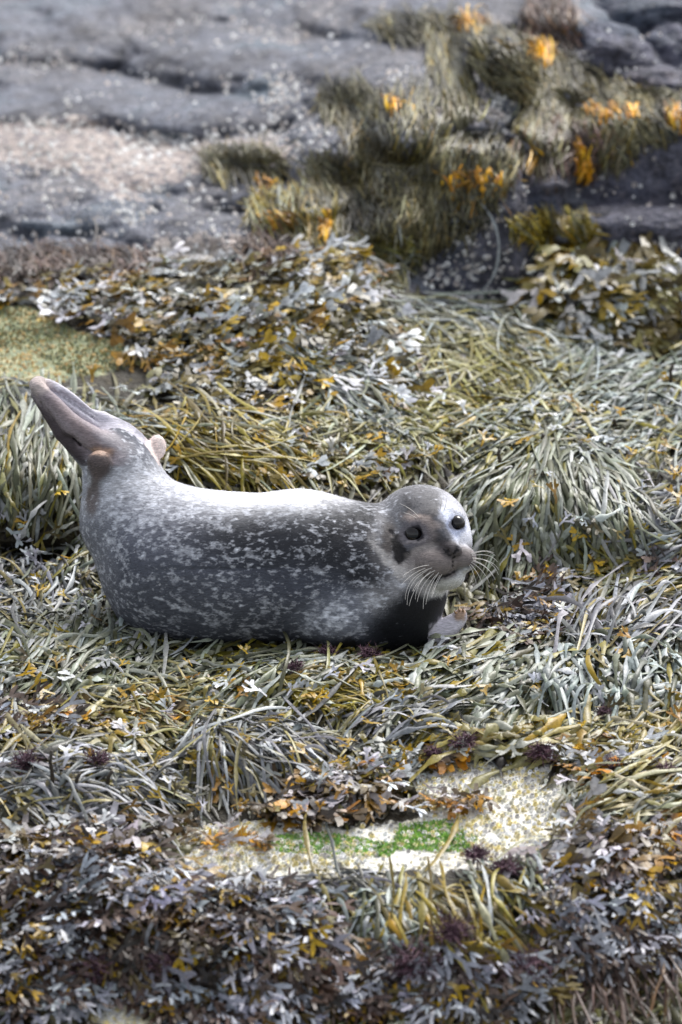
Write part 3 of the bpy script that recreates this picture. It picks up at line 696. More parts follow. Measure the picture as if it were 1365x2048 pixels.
def strap_geo(roots, ang, length, width, h0, arch, curl, g, field=None, bladder=0.7, tipcol=None, cols=None):
    """ribbon fronds traced over the shore; returns V (n,KP,3,3) and colours"""
    n = len(roots); t = np.linspace(0, 1, KP)
    p = roots.copy(); th = ang.copy(); pts = [p.copy()]
    wob = g.standard_normal(n)*0.10; ph = g.random(n)*6.28
    for k in range(1, KP):
        tgt = th if field is None else field(p, th)
        th = tgt+curl/KP+wob*np.sin(ph+k*1.1)
        p = p+(length/(KP-1))[:, None]*np.stack([np.cos(th), np.sin(th)], -1); pts.append(p.copy())
    pp = np.stack(pts, 1)
    P, Nn = surf(pp[..., 0], pp[..., 1])
    hh = h0[:, None]+arch[:, None]*np.sin(np.pi*np.clip(t, 0, 1))[None]**1.2-(h0*0.5)[:, None]*t[None]**3
    up = Nn+np.array([0, 0, 0.5]); up /= np.linalg.norm(up, axis=-1, keepdims=True)
    C = P+up*hh[..., None]
    T = np.gradient(C, axis=1); T /= np.linalg.norm(T, axis=-1, keepdims=True)+1e-9
    S = np.cross(T, Nn); S /= np.linalg.norm(S, axis=-1, keepdims=True)+1e-9
    U = np.cross(S, T)
    tw = g.standard_normal(n)*0.3; tw2 = g.standard_normal(n)*0.55
    ta = tw[:, None]+tw2[:, None]*t[None]
    S2 = S*np.cos(ta)[..., None]+U*np.sin(ta)[..., None]; U2 = -S*np.sin(ta)[..., None]+U*np.cos(ta)[..., None]
    wp = np.clip(np.minimum(0.35+t*6, 1)*np.minimum(0.25+(1-t)*5, 1), 0.1, 1)[None].repeat(n, 0)
    wp = wp*(1+0.22*np.sin(ph[:, None]*3+t[None]*13))
    hasb = (g.random(n) < bladder)[:, None]; tb = (0.25+0.6*g.random(n))[:, None]
    bl = np.exp(-((t[None]-tb)/0.06)**2)*hasb; tb2 = tb-0.38; bl = bl+np.exp(-((t[None]-tb2)/0.055)**2)*hasb*(tb2 > 0.1)
    w = width[:, None]*MPP*0.5*(wp*(1+1.25*bl))
    m = w*(0.30+0.55*bl)
    V = np.stack([C-S2*w[..., None], C+U2*m[..., None], C+S2*w[..., None]], 2)
    col = np.repeat(cols[:, None], KP, 1)
    if tipcol is not None:
        tc, frac = tipcol; sel = (g.random(n) < frac)[:, None]*np.clip((t[None]-0.55)/0.4, 0, 1)
        col = col*(1-sel[..., None])+tc[:, None]*sel[..., None]
    col = np.repeat(col[:, :, None], 3, 2)
    return V, col
_b = np.arange(KP-1)[:, None]*3; SQ = np.concatenate([np.concatenate([_b+0, _b+1, _b+4, _b+3], 1), np.concatenate([_b+1, _b+2, _b+5, _b+4], 1)], 0)
def all_faces(n, q, nv): return (np.arange(n)[:, None, None]*nv+q[None]).reshape(-1, q.shape[1])

def fucus_template(g, levels=3, wide=1.0, spread=0.55):
    V, F, T = [], [], []
    def branch(p, a, l, w, lev, z):
        q = []
        nseg = 2
        for s in range(nseg+1):
            t = s/nseg; aa = a+0.25*(g.random()-.5)*t
            c = p+np.array([math.cos(aa), math.sin(aa)])*l*t; nrm = np.array([-math.sin(aa), math.cos(aa)])
            ww = w*(0.75+0.45*t) if lev < levels else w*(1.0, 1.2, 0.75)[s]
            for sgn in (-1, 1):
                V.append((c[0]+nrm[0]*ww*sgn, c[1]+nrm[1]*ww*sgn, z+0.02*lev*(g.random()-.5))); T.append(min(1, (lev-1+t)/levels))
            q.append(len(V)-2)
        for s in range(nseg): F.append((q[s], q[s+1], q[s+1]+1, q[s]+1))
        e = p+np.array([math.cos(a), math.sin(a)])*l
        if lev < levels:
            for sg in (-1, 1): branch(e, a+sg*spread*(0.6+0.7*g.random()), l*(0.75+0.3*g.random()), w*0.98, lev+1, z+0.015*sg)
        else:                                        # notched tip
            pass
    branch(np.zeros(2), 0.0, 0.36, 0.046*wide, 1, 0.0)
    V = np.array(V); x = V[:, 0]; L_ = max(x.max(), 1e-3); V = V/L_
    r2 = V[:, 0]; k = 0.35*(g.random()-0.35); V[:, 2] += -k*r2**2+0.10*np.sin(r2*7+g.random()*6)*0.5+0.22*(V[:, 1]**2)*(1 if g.random() < .5 else -1)
    return V, np.array(F), np.array(T)
gT = np.random.default_rng(5)
FT = [fucus_template(gT, 3, 1.0+0.5*gT.random(), 0.42+0.2*gT.random()) for _ in range(14)]
FT4 = [fucus_template(gT, 4, 0.62+0.2*gT.random(), 0.4) for _ in range(8)]
def fucus_frames(pts, ang, length, tilt, h, g):
    P, Nn = surf(pts[:, 0], pts[:, 1]); e = 3.0
    Px, _ = surf(pts[:, 0]+e, pts[:, 1]); Tx = Px-P; Tx -= Nn*(Tx*Nn).sum(1, keepdims=True); Tx /= np.linalg.norm(Tx, axis=1, keepdims=True)
    Ty = np.cross(Tx, Nn)                             # points down the picture
    d = Tx*np.cos(ang)[:, None]+Ty*np.sin(ang)[:, None]; s = np.cross(Nn, d)
    ct, st = np.cos(tilt)[:, None], np.sin(tilt)[:, None]
    X = d*ct+Nn*st; Z = -d*st+Nn*ct
    ro = g.standard_normal(len(pts))*0.3; Y = s*np.cos(ro)[:, None]+Z*np.sin(ro)[:, None]; Z = -s*np.sin(ro)[:, None]+Z*np.cos(ro)[:, None]
    sc = (length*MPP)[:, None]
    return P+Nn*h[:, None], X*sc, Y*sc, Z*sc
def ellipse_pts(c, r, n, g, rot=0.0):
    a = g.random(n)*2*math.pi; q = np.sqrt(g.random(n)); x = q*np.cos(a)*r[0]; y = q*np.sin(a)*r[1]
    cs, sn = math.cos(rot), math.sin(rot); return np.stack([c[0]+x*cs-y*sn, c[1]+x*sn+y*cs], -1)
_seed = [100]
BARE = CREAMP[:6]+GREENP+[[(-200, 1085), (60, 1080), (150, 1092), (140, 1122), (-200, 1130)], [(520, 1655), (960, 1640), (1115, 1690), (980, 1735), (560, 1750)]]
def clump(name, label, kind, c, r, ang=0, spread=25, cover=5.0, ln=(70, 130), w=(7, 12), pal='grey', h=(0.0, 0.035), arch=0.012, rot=0, root=None, down=0.0,
          n_ind=60, tip=None, bladder=0.7, tilt=(-4, 18), parent_cat=None, group=None, curl=0.5, mask=None, four=False, over=False):
    _seed[0] += 1; g = np.random.default_rng(_seed[0])
    area = math.pi*r[0]*r[1]
    n = int(cover*area/((ln[0]+ln[1])/2*(w[0]+w[1])/2*(0.75 if kind == 'strap' else 1.8)))
    pts = ellipse_pts(c, r, n, g, R(rot))
    if not over:
        for q in BARE: pts = pts[~in_poly(pts[:, 0], pts[:, 1], q)]
        n = len(pts)
    if mask is not None: pts = pts[mask(pts)]; n = len(pts)
    if root is not None:
        v = pts-np.array(root); v[:, 1] += down*np.hypot(v[:, 0], v[:, 1])
        a = np.arctan2(v[:, 1], v[:, 0])+R(spread)*g.standard_normal(n)
    else: a = R(ang)+R(spread*(1 if kind == 'strap' else .62))*g.standard_normal(n)+(0 if kind == 'strap' else R(35)*fbm(pts[:, 0]/90, pts[:, 1]/60, oct=2, seed=91)*2)
    length = (ln[0]+(ln[1]-ln[0])*g.random(n))*(g.choice([0.3, 0.45, 0.8, 1.0, 1.5], n, p=[.15, .2, .2, .35, .1]) if kind == 'strap' else 1.0); width = w[0]+(w[1]-w[0])*g.random(n)**1.5
    hh = h[0]+(h[1]-h[0])*g.random(n)
    cols = pick(pal, n, g)
    alt = g.random(n) < 0.09
    cols = np.where(alt[:, None], pick({'grey': 'olive', 'pale': 'grey', 'olive': 'pale', 'gold': 'grey', 'tan': 'grey', 'slate': 'tan', 'hang': 'tan'}.get(pal, pal), n, g), cols)
    if name == 'hanging_wrack': cols *= np.clip(0.95+1.1*fbm(pts[:, 0]/26, pts[:, 1]/60, oct=2, seed=71), .3, 1.7)[:, None]
    base, _ = surf(np.array([c[0]]), np.array([c[1]])); base = base[0]
    o = empty(name, base); tag(o, label, parent_cat or 'seaweed', group)
    order = np.argsort(-(hh/h[1]*1.0+0.4*length/ln[1])); ind = order[:min(n_ind, n)]; rest = order[min(n_ind, n):]
    if kind == 'strap':
        dv = np.stack([np.cos(a), np.sin(a)], -1); stray = g.random(n) < .06; a = np.where(stray, a+g.standard_normal(n)*1.1, a)
        roots = pts-0.45*length[:, None]*dv
        if not over:
            keep = np.ones(n, bool)
            for q in BARE:
                for s_ in (-.45, -.2, .25, .55): keep &= ~in_poly(pts[:, 0]+s_*length*dv[:, 0], pts[:, 1]+s_*length*dv[:, 1], q)
            rk = np.cumsum(keep)-1; ind = rk[ind[keep[ind]]]; rest = rk[rest[keep[rest]]]
            a, roots, length, width, hh, cols, stray = a[keep], roots[keep], length[keep], width[keep], hh[keep], cols[keep], stray[keep]; n = len(a)
        tc = None if tip is None else (pick(tip[0], n, g), tip[1])
        V, C = strap_geo(roots, a, length, width, hh, 0.65*arch*(0.2+g.random(n)*1.2)*np.where(stray, 1.8, 1), curl*g.standard_normal(n)*np.where(stray, 2.5, 1), g, bladder=bladder, tipcol=tc, cols=cols)
        V = V-base
        for i in ind: add('frond', mesh_np('frond', V[i], Fq=SQ, col=C[i]), M_STRAP, o)
        if len(rest):
            tag(add('frond_mass', mesh_np('frond_mass', V[rest], Fq=all_faces(len(rest), SQ, KP*3), col=C[rest]), M_STRAP, o), kind='stuff')
    else:
        T = FT4 if four or pal == 'fviolet' else FT+FT4[:5]; length = length*(1.65 if pal == 'fviolet' else 1.35)
        O, X, Y, Z = fucus_frames(pts, a, length, R(tilt[0])+(R(tilt[1])-R(tilt[0]))*g.random(n), hh, g)
        O = O-X*0.4
        tc = pick(tip[0], n, g) if tip else cols; ts = (g.random(n) < tip[1]) if tip else np.zeros(n, bool)
        k = g.integers(0, len(T), n); Vs, Fs, Cs, off = [], [], [], 0
        inds = set(ind.tolist())
        for i in range(n):
            v, f, tt = T[k[i]]
            W = O[i]+v[:, :1]*X[i]+v[:, 1:2]*Y[i]+v[:, 2:]*Z[i]-base
            q = (np.clip((tt-0.3)/0.5, 0, 1)*ts[i])[:, None]; cc = cols[i]*(0.72+0.28*tt[:, None])*(1-q)+tc[i]*q
            if i in inds: add('frond', mesh_np('frond', W, Fq=f, col=cc), M_FUCUS, o)
            else: Vs.append(W); Fs.append(f+off); Cs.append(cc); off += len(W)
        if Vs: tag(add('frond_mass', mesh_np('frond_mass', np.concatenate(Vs), Fq=np.concatenate(Fs), col=np.concatenate(Cs)), M_FUCUS, o), kind='stuff')
    return o
KW, FW, HW = 'knotted_wrack', 'forked_wrack', 'hanging_wrack'
def W(label, *a, **k):
    k['w'] = tuple(0.6*x for x in k.get('w', (7, 12))); k['ln'] = tuple(1.18*x for x in k.get('ln', (70, 130)))
    return clump(KW, label, 'strap', *a, **k)
def Fk(label, *a, **k): return clump(FW, label, 'fucus', *a, **k)
def Hg(label, *a, **k):
    k = dict(dict(cover=8, ln=(30, 62), w=(2.6, 4.6), pal='hang', h=(0.0, 0.028), arch=.004, bladder=.1, n_ind=40), **k)
    return clump(HW, label, 'strap', *a, **k)
# low tangle filling the gaps between the clumps, everywhere the bare rock does not show
def bed():
    g = np.random.default_rng(55); n = 15000
    pts = np.stack([g.uniform(-460, 1825, n), g.uniform(470, 2400, n)], -1)
    def bare(p):
        m = np.zeros(len(p), bool)
        for q in CREAMP[:3]+CREAMP[4:6]+GREENP+BARE[-2:]+[CREAMP[3]]+ROCKP: m |= in_poly(p[:, 0], p[:, 1], q)
        return m
    pts = pts[~bare(pts) & ~bare(pts+np.array([0, 60])) & ~bare(pts-np.array([0, 60]))]; pts = pts[~(in_poly(pts[:, 0], pts[:, 1], [(200, 1000), (900, 1000), (880, 1298), (290, 1285)]))]; n = len(pts)
    a = R(90)+R(60)*fbm(pts[:, 0]/260, pts[:, 1]/160, oct=2, seed=77)*2.2+R(25)*g.standard_normal(n); a = np.where(g.random(n) < .5, a, a-R(70))
    ln = 45+60*g.random(n); wd = 6+6*g.random(n)
    cols = np.where((g.random(n) < 0.5)[:, None], pick('dark', n, g), pick('olive', n, g)*0.45); outer = (pts[:, 0] < -60) | (pts[:, 0] > 1425) | (pts[:, 1] > 2090)  # inner bed darkened so gaps between clumps read as shade
    cols = np.where(outer[:, None], pick('grey', n, g), cols)
    V, C = strap_geo(pts, a, ln, wd, 0.002+0.012*g.random(n)+0.02*outer, 0.006*g.random(n), 0.5*g.standard_normal(n), g, cols=cols)
    return tag(add('seaweed_bed', mesh_np('seaweed_bed', V, Fq=all_faces(n, SQ, KP*3), col=C), M_STRAP), 'low dark tangle of wrack covering the lower shore', 'seaweed', kind='stuff')
bed()
# ---- knotted wrack: middle distance
W('tall drooping mound of grey-green knotted wrack behind the seal\'s head', (1105, 1035), (190, 130), root=(1110, 890), down=.35, spread=12, cover=7, ln=(90, 170), w=(8, 14), pal='grey', arch=.02, n_ind=150)
W('swept dark strands of wrack between drooping mound and forked wrack tips', (1320, 1070), (110, 80), ang=165, spread=18, cover=5, pal='slate', n_ind=60)
W('pale blue-grey strands of wrack lying across the top of the drooping mound', (1190, 870), (260, 55), ang=165, spread=22, cover=5.5, ln=(80, 150), pal='pale', n_ind=90)
W('yellow-green tangle of wrack behind the drooping mound', (1000, 860), (200, 65), ang=12, spread=28, cover=5, ln=(60, 110), pal='olive', n_ind=60)
W('silvery flattened sheet of thin wrack below the dark rock face', (1060, 680), (260, 42), ang=16, spread=12, cover=5, ln=(90, 150), w=(5, 9), pal='pale', rot=12, n_ind=60)
W('olive bank of thin wrack under the rock face', (960, 720), (190, 55), ang=22, spread=20, cover=5.5, ln=(70, 120), w=(6, 9), pal='olive', rot=10, n_ind=60)
W('pale mat of wrack at the foot of the hanging forked wrack', (1250, 770), (190, 60), ang=160, spread=25, cover=5, ln=(60, 120), pal='pale', n_ind=60)
W('grey and yellow wrack flowing across behind the seal\'s shoulder', (700, 900), (170, 60), ang=10, spread=30, cover=5, ln=(50, 100), w=(6, 10), pal='olive', n_ind=50)
W('silver wrack streak running down towards the seal\'s back', (700, 800), (140, 50), ang=40, spread=14, cover=4.5, ln=(90, 150), w=(6, 10), pal='pale', rot=35, n_ind=50)
W('thick grey-green curtain of wrack behind the raised hind flippers', (60, 935), (150, 115), ang=98, spread=16, cover=8, ln=(90, 150), w=(8, 13), pal='grey', h=(0, .06), tip=('tan', .3), n_ind=130)
W('dark wrack strands lying along the crest above the grey-green curtain', (30, 815), (120, 28), ang=8, spread=14, cover=6, ln=(90, 150), pal='slate', n_ind=40)
W('golden-brown combed mound of wrack behind the seal\'s rump', (440, 905), (165, 66), ang=24, spread=12, cover=8, ln=(90, 150), w=(7, 10), pal='gold', rot=14, h=(0, .05), n_ind=120)
W('pale green strands of wrack above the golden-brown mound', (330, 838), (130, 32), ang=14, spread=18, cover=5, ln=(70, 120), w=(6, 9), pal='pale', n_ind=40)
W('green straps of wrack hanging beside the seal\'s rump', (130, 1110), (75, 60), ang=140, spread=18, cover=5.5, ln=(80, 130), w=(8, 13), pal='grey', n_ind=50)
W('tangled slate-grey wrack below the grey-green curtain', (60, 1195), (130, 70), ang=30, spread=55, cover=6, ln=(60, 110), pal='slate', curl=1.6, n_ind=70)
W('olive-green wrack strands lying level right of the brown tuft', (1250, 1175), (150, 42), ang=172, spread=12, cover=6.5, ln=(80, 140), w=(8, 13), pal='olive', n_ind=80)
# ---- knotted wrack: in front of the seal
W('broad pale straps of wrack stood up under the seal\'s rump', (190, 1265), (80, 40), ang=105, spread=18, cover=4, ln=(60, 100), w=(13, 18), pal='pale', arch=.03, n_ind=40, bladder=0)
W('grey bladdered wrack sprawled left of the seal\'s belly', (130, 1325), (210, 75), ang=-22, spread=32, cover=7, ln=(80, 150), w=(8, 14), pal='grey', n_ind=150)
W('grey-green wrack heaped against the seal\'s belly', (480, 1334), (170, 30), ang=-12, spread=24, cover=7, ln=(80, 150), w=(9, 15), pal='grey', h=(0, .026), n_ind=110)
W('flat dark wrack pressed under the seal\'s chest', (740, 1352), (170, 24), ang=6, spread=16, cover=7, ln=(80, 140), w=(8, 14), pal='grey', n_ind=90)
W('combed sheaf of long grey wrack below the heap at the belly', (520, 1400), (130, 45), ang=150, spread=13, cover=7, ln=(100, 170), w=(8, 13), pal='grey', rot=-10, arch=.025, n_ind=80)
W('mustard-yellow thin wrack fanned out below the seal\'s chest', (720, 1395), (140, 50), ang=8, spread=22, cover=7, ln=(60, 110), w=(6, 10), pal='gold', n_ind=100)
W('yellowish fine wrack spread left of the grey sheaf', (330, 1425), (150, 45), ang=12, spread=22, cover=7, ln=(60, 110), w=(6, 10), pal='tan', n_ind=80)
W('bladdered blue-grey wrack swept down right of the seal\'s flipper', (960, 1375), (200, 70), ang=152, spread=18, cover=7.5, ln=(80, 150), w=(10, 17), pal='grey', rot=-12, bladder=.95, n_ind=170)
W('tumbled grey wrack with drooping bladders beneath the arched blades', (1230, 1370), (170, 60), ang=80, spread=45, cover=6.5, ln=(70, 130), w=(9, 16), pal='pale', arch=.03, bladder=.9, n_ind=130)
W('fountain of arched broad grey blades right of the brown tuft', (1270, 1265), (130, 55), root=(1175, 1300), down=-.3, spread=22, cover=7, ln=(90, 170), w=(10, 17), pal='slate', arch=.045, h=(0, .045), bladder=.1, n_ind=120)
W('thick tan bladdered wrack lying above the pale barnacle patch', (1000, 1490), (160, 42), ang=174, spread=10, cover=7, ln=(90, 150), w=(13, 22), pal='tan', bladder=1, n_ind=110)
W('grey wrack lying under the yellow fan towards the tan wrack', (800, 1450), (120, 36), ang=-25, spread=25, cover=6, ln=(90, 150), w=(8, 13), pal='slate', arch=.03, n_ind=60)
W('long tan strands of wrack pointing at the pale barnacle patch', (1280, 1600), (150, 65), ang=158, spread=14, cover=7, ln=(80, 140), w=(8, 13), pal='tan', h=(0, .05), n_ind=120)
W('grey-brown wrack strewn right of the tan bladdered wrack', (1270, 1470), (140, 50), ang=150, spread=30, cover=6.5, ln=(70, 130), w=(8, 14), pal='tan', n_ind=90)
W('spray of silver-grey blades beside the amber forked frond', (520, 1515), (140, 62), root=(420, 1470), down=.1, spread=24, cover=7, ln=(90, 160), w=(7, 12), pal='slate', arch=.03, n_ind=120, bladder=.2)
W('sheaf of dark grey wrack swept sideways with upright stipes', (160, 1585), (190, 60), ang=6, spread=20, cover=7, ln=(100, 180), w=(7, 12), pal='slate', arch=.025, n_ind=130, bladder=.3)
W('loose tan and grey wrack between the yellowish fine wrack and slate sheaf', (180, 1490), (190, 45), ang=8, spread=25, cover=6, ln=(80, 150), w=(9, 16), pal='tan', n_ind=80)
W('pale grey straps curving over the lower mound of purple tufts', (1020, 1778), (90, 55), ang=55, spread=16, cover=6, ln=(90, 150), w=(9, 14), pal='pale', arch=.03, n_ind=70, bladder=.2)
W('yellow forked wrack strands drooping over the lower mound', (930, 1875), (180, 85), root=(780, 1770), down=.7, spread=20, cover=2.4, ln=(100, 180), w=(10, 15), pal='gold', h=(.01, .05), n_ind=110)
W('pale stringy wrack on the left of the lower mound', (800, 1850), (80, 70), ang=110, spread=35, cover=4.5, ln=(70, 120), w=(8, 12), pal='pale', n_ind=50)
W('slate strands trailing down into the shadow at the lower shore', (1200, 1960), (160, 80), ang=75, spread=25, cover=3, ln=(90, 150), w=(5, 9), pal='brown', n_ind=70, bladder=.1)
W('slate straps bent over beside the yellow drooping wrack', (690, 1785), (90, 36), ang=25, spread=20, cover=5.5, ln=(70, 120), w=(8, 12), pal='slate', n_ind=40)
# ---- forked wrack
k = dict(w=(13, 17), cover=7)
Fk('silvery forked wrack with yellow tips beside the green algae patch', (150, 600), (170, 50), ang=75, spread=45, ln=(45, 75), pal='fsilver', tip=('fgold', .22), n_ind=110, **k)
Fk('silver forked wrack on the slope above the seal\'s rump', (380, 660), (190, 70), ang=60, spread=50, ln=(45, 80), pal='fsilver', tip=('fgold', .22), n_ind=140, **k)
Fk('mixed olive and silver forked wrack along the foot of the bare rock', (430, 570), (200, 50), ang=60, spread=50, ln=(40, 70), pal='fmix', tip=('fgold', .12), n_ind=90, **k)
Fk('silver forked wrack with amber crest on the rounded knoll', (640, 570), (120, 75), ang=40, spread=45, ln=(50, 80), pal='fsilver', tip=('fgold', .3), n_ind=120, **k)
Fk('dense silver and brown forked wrack on the flank of the knoll', (690, 690), (130, 95), ang=50, spread=45, ln=(50, 85), pal='fsilver', tip=('fgold', .2), n_ind=140, **k)
Fk('brown and silver forked wrack down the middle of the slope', (490, 770), (170, 75), ang=60, spread=55, ln=(45, 80), pal='fmix', tip=('fgold', .12), n_ind=120, **k)
Fk('pale forked wrack clinging at the foot of the knoll', (760, 800), (90, 70), ang=70, spread=50, ln=(45, 75), pal='fsilver', tip=('fgold', .2), n_ind=60, **k)
Fk('short mixed forked wrack just behind the seal\'s back', (640, 930), (180, 50), ang=60, spread=60, ln=(35, 60), pal='fmix', tip=('fgold', .3), n_ind=70, **k)
Fk('curtain of long silver forked wrack hanging in the shaded recess', (1250, 600), (180, 95), ang=92, spread=16, ln=(75, 105), w=(12, 15), cover=8, pal='fmix', h=(0, .06), n_ind=150)
Fk('golden forked wrack crest over the silver curtain', (1210, 520), (150, 22), ang=85, spread=40, ln=(35, 55), w=(12, 15), cover=5, pal='fgold', n_ind=30)
Fk('brown and slate forked wrack tuft beside the fore flipper', (1058, 1228), (84, 66), root=(1010, 1190), down=.3, spread=35, ln=(55, 95), w=(11, 14), cover=8, pal='fviolet', tip=('fgold', .12), n_ind=130, four=True)
Fk('sprig of amber forked wrack standing on the brown tuft', (1050, 1172), (60, 14), ang=-60, spread=40, ln=(22, 36), w=(12, 15), cover=2.5, pal='fgold', n_ind=20)
Fk('slate forked wrack fronds at the edge of the drooping mound', (1310, 1115), (60, 36), ang=110, spread=25, ln=(50, 80), w=(12, 15), cover=6, pal='fviolet', n_ind=40)
Fk('silver-white forked wrack at the shore edge beside the slate sheaf', (40, 1450), (90, 40), ang=20, spread=60, ln=(45, 75), pal='fviolet', tip=('fgold', .1), n_ind=60, **k)
Fk('brown and silver forked wrack above the slate spray', (230, 1440), (130, 30), ang=30, spread=60, ln=(40, 65), pal='fbrown', tip=('orange', .15), n_ind=60, **k)
Fk('amber forked frond standing upright beside the slate spray', (430, 1555), (36, 32), ang=-70, spread=25, ln=(60, 85), w=(14, 18), cover=5, pal='fgold', n_ind=30)
Fk('silver and amber forked wrack left of the pale barnacle patch', (640, 1600), (130, 55), ang=70, spread=55, ln=(45, 80), pal='fbrown', tip=('orange', .18), n_ind=120, **k)
Fk('amber-flecked forked wrack between the yellow fan and the barnacle patch', (790, 1540), (130, 48), ang=50, spread=60, ln=(45, 75), pal='fsilver', tip=('orange', .35), n_ind=100, **k)
Fk('brown forked wrack fringe over the green algae', (880, 1612), (100, 18), over=True, ang=85, spread=45, ln=(35, 60), w=(12, 15), cover=5, pal='fbrown', tip=('orange', .35), n_ind=40)
Fk('low amber forked wrack on the cream barnacle crust', (440, 1690), (90, 16), over=True, ang=-30, spread=60, ln=(40, 60), w=(12, 15), cover=5, pal='fbrown', tip=('orange', .5), n_ind=40)
Fk('white and amber forked wrack right of the barnacle patch', (1210, 1520), (110, 48), ang=100, spread=60, ln=(50, 80), pal='fsilver', tip=('orange', .3), n_ind=90, **k)
Fk('grey forked wrack with amber tips along the slate sheaf', (200, 1680), (230, 45), ang=80, spread=55, ln=(45, 80), pal='fbrown', tip=('fgold', .16), n_ind=120, **k)
Fk('slate forked wrack bank with scattered amber tips', (150, 1790), (220, 85), ang=75, spread=45, ln=(55, 95), pal='fviolet', tip=('fgold', .08), n_ind=170, **k)
Fk('dark slate forked wrack bank beside a small cream patch', (110, 1930), (210, 85), ang=70, spread=45, ln=(55, 95), pal='fviolet', tip=('fgold', .07), n_ind=130, **k)
Fk('slate and amber forked wrack heap below the cream crust', (470, 1822), (170, 60), ang=70, spread=50, ln=(50, 90), pal='fviolet', tip=('fgold', .18), n_ind=140, **k)
Fk('big slate forked wrack heap over the lower shore', (500, 1940), (220, 110), ang=75, spread=45, ln=(55, 95), pal='fviolet', tip=('fgold', .1), n_ind=170, **k)
Fk('slate forked wrack under the yellow drooping strands', (880, 1960), (200, 80), ang=75, spread=45, ln=(50, 90), pal='fviolet', tip=('fgold', .12), n_ind=100, **k)
Fk('pale forked wrack with brown tips right of the green algae', (1170, 1700), (130, 75), ang=75, spread=45, ln=(55, 90), pal='fbrown', tip=('fgold', .18), n_ind=130, **k)
Fk('amber and brown forked wrack below the tan strands', (1310, 1690), (100, 60), ang=85, spread=45, ln=(50, 80), pal='fbrown', tip=('orange', .4), n_ind=80, **k)
Fk('slate forked wrack slope beside the pale curved straps', (1220, 1830), (170, 100), ang=80, spread=45, ln=(50, 90), pal='fviolet', tip=('fgold', .12), n_ind=140, **k)
Fk('amber-topped forked wrack on the grey sheaf at the belly', (455, 1375), (40, 18), ang=20, spread=60, ln=(40, 60), w=(13, 17), cover=4, pal='fgold', n_ind=16)
Fk('white forked sprig lying against the seal\'s belly', (565, 1300), (30, 14), ang=80, spread=60, ln=(30, 45), w=(12, 15), cover=4, pal='fsilver', n_ind=14)
k2 = dict(w=(13, 17), cover=4, n_ind=0)
# ---- thin wrack hanging on the rocks
Hg('tuft of olive weed on the pale beige rock', (490, 335), (85, 32), ang=60, spread=35)
Hg('olive weed curtain on the left of the buttress', (760, 380), (52, 110), ang=92, spread=14, cover=8, n_ind=80)
Hg('dark olive weed curtain in the middle of the buttress', (850, 400), (50, 110), ang=96, spread=14, cover=8, n_ind=80)
Hg('brown weed curtain under the white barnacles', (950, 350), (75, 60), ang=95, spread=16, cover=8, tip=('orange', .3), n_ind=70)
Hg('olive weed cap on the buttress shoulder', (700, 210), (62, 40), ang=80, spread=25)
Hg('weed fringe along the buttress crest', (860, 62), (110, 26), ang=40, spread=22, pal='hang')
Hg('long olive weed sweep down from the crest', (1080, 170), (150, 62), ang=48, spread=16, cover=8, rot=32, n_ind=110)
Hg('weed strand running down the buttress front', (905, 150), (40, 90), ang=75, spread=12, rot=-20)
Hg('olive weed hanging between narrow rock and ledge', (1080, 270), (55, 75), ang=100, spread=15, cover=8)
Hg('weed draped along the right ledge', (1240, 225), (150, 40), ang=30, spread=18, cover=8, n_ind=80)
Hg('brown weed hanging in the gap behind the boulders', (1100, 55), (58, 60), ang=85, spread=18, pal='brown')
Hg('olive weed left of the weed curtain', (660, 400), (55, 80), ang=70, spread=22, n_ind=60)
Hg('olive and brown weed on the rock edge above the knoll', (590, 435), (90, 45), ang=60, spread=30, pal='gold')
Hg('yellow-olive weed under the small wedged block', (1110, 465), (90, 30), ang=60, spread=30, pal='gold')
Hg('sparse weed hanging on the big smooth block', (1230, 300), (45, 40), ang=110, spread=15, cover=4)
Hg('dull weed at the foot of the curtain', (760, 525), (70, 50), ang=60, spread=30, pal='olive', n_ind=50)
Hg('wiry brown weed along the top of the forked wrack slope', (140, 535), (180, 32), ang=15, spread=35, pal='brown', cover=7, w=(3, 5), n_ind=60)
Hg('wiry brown weed on the shoulder of the knoll', (540, 520), (60, 36), ang=60, spread=45, pal='brown', w=(3, 5))
Hg('thin olive weed spread patchily over the buttress front', (840, 340), (165, 170), ang=96, spread=14, cover=2.2, n_ind=60)
Hg('thin brown-olive weed band linking crest and right ledge', (1130, 180), (230, 60), ang=55, spread=24, cover=4.5, rot=25, n_ind=60)
Hg('dull weed skirt hanging below the right ledge', (1130, 300), (110, 50), ang=98, spread=20, cover=3.5, pal='brown', n_ind=30)
for lab, c, r, a, n in [('orange weed tips at the highest point of the sweep', (1080, 118), (34, 26), 70, 40), ('orange weed tuft on the buttress crest', (948, 62), (36, 18), 40, 30),
    ('orange weed band along the right ledge', (1225, 242), (60, 14), 60, 40), ('orange weed at the end of the right ledge', (1350, 248), (30, 18), 80, 30),
    ('orange weed tails hanging over the big smooth block', (1160, 340), (22, 36), 105, 30), ('small orange weed tuft between curtain and wedged block', (1055, 335), (10, 14), 90, 14),
    ('orange weed tuft on the rock edge above the knoll', (648, 465), (14, 24), 90, 24), ('orange weed streak left of the rock edge tuft', (560, 455), (34, 16), 40, 24),
    ('orange fringe at the bottom of the brown curtain', (940, 372), (60, 14), 90, 40), ('small orange tuft at the tip of the pale flat rock', (535, 378), (24, 8), 20, 16),
    ('little orange tuft beside the weed cap', (795, 222), (14, 12), 90, 14)]:
    Hg(lab, c, r, ang=a, spread=25, pal='orange', ln=(16, 34), w=(4, 7), cover=3.2, n_ind=n, h=(.01, .04))
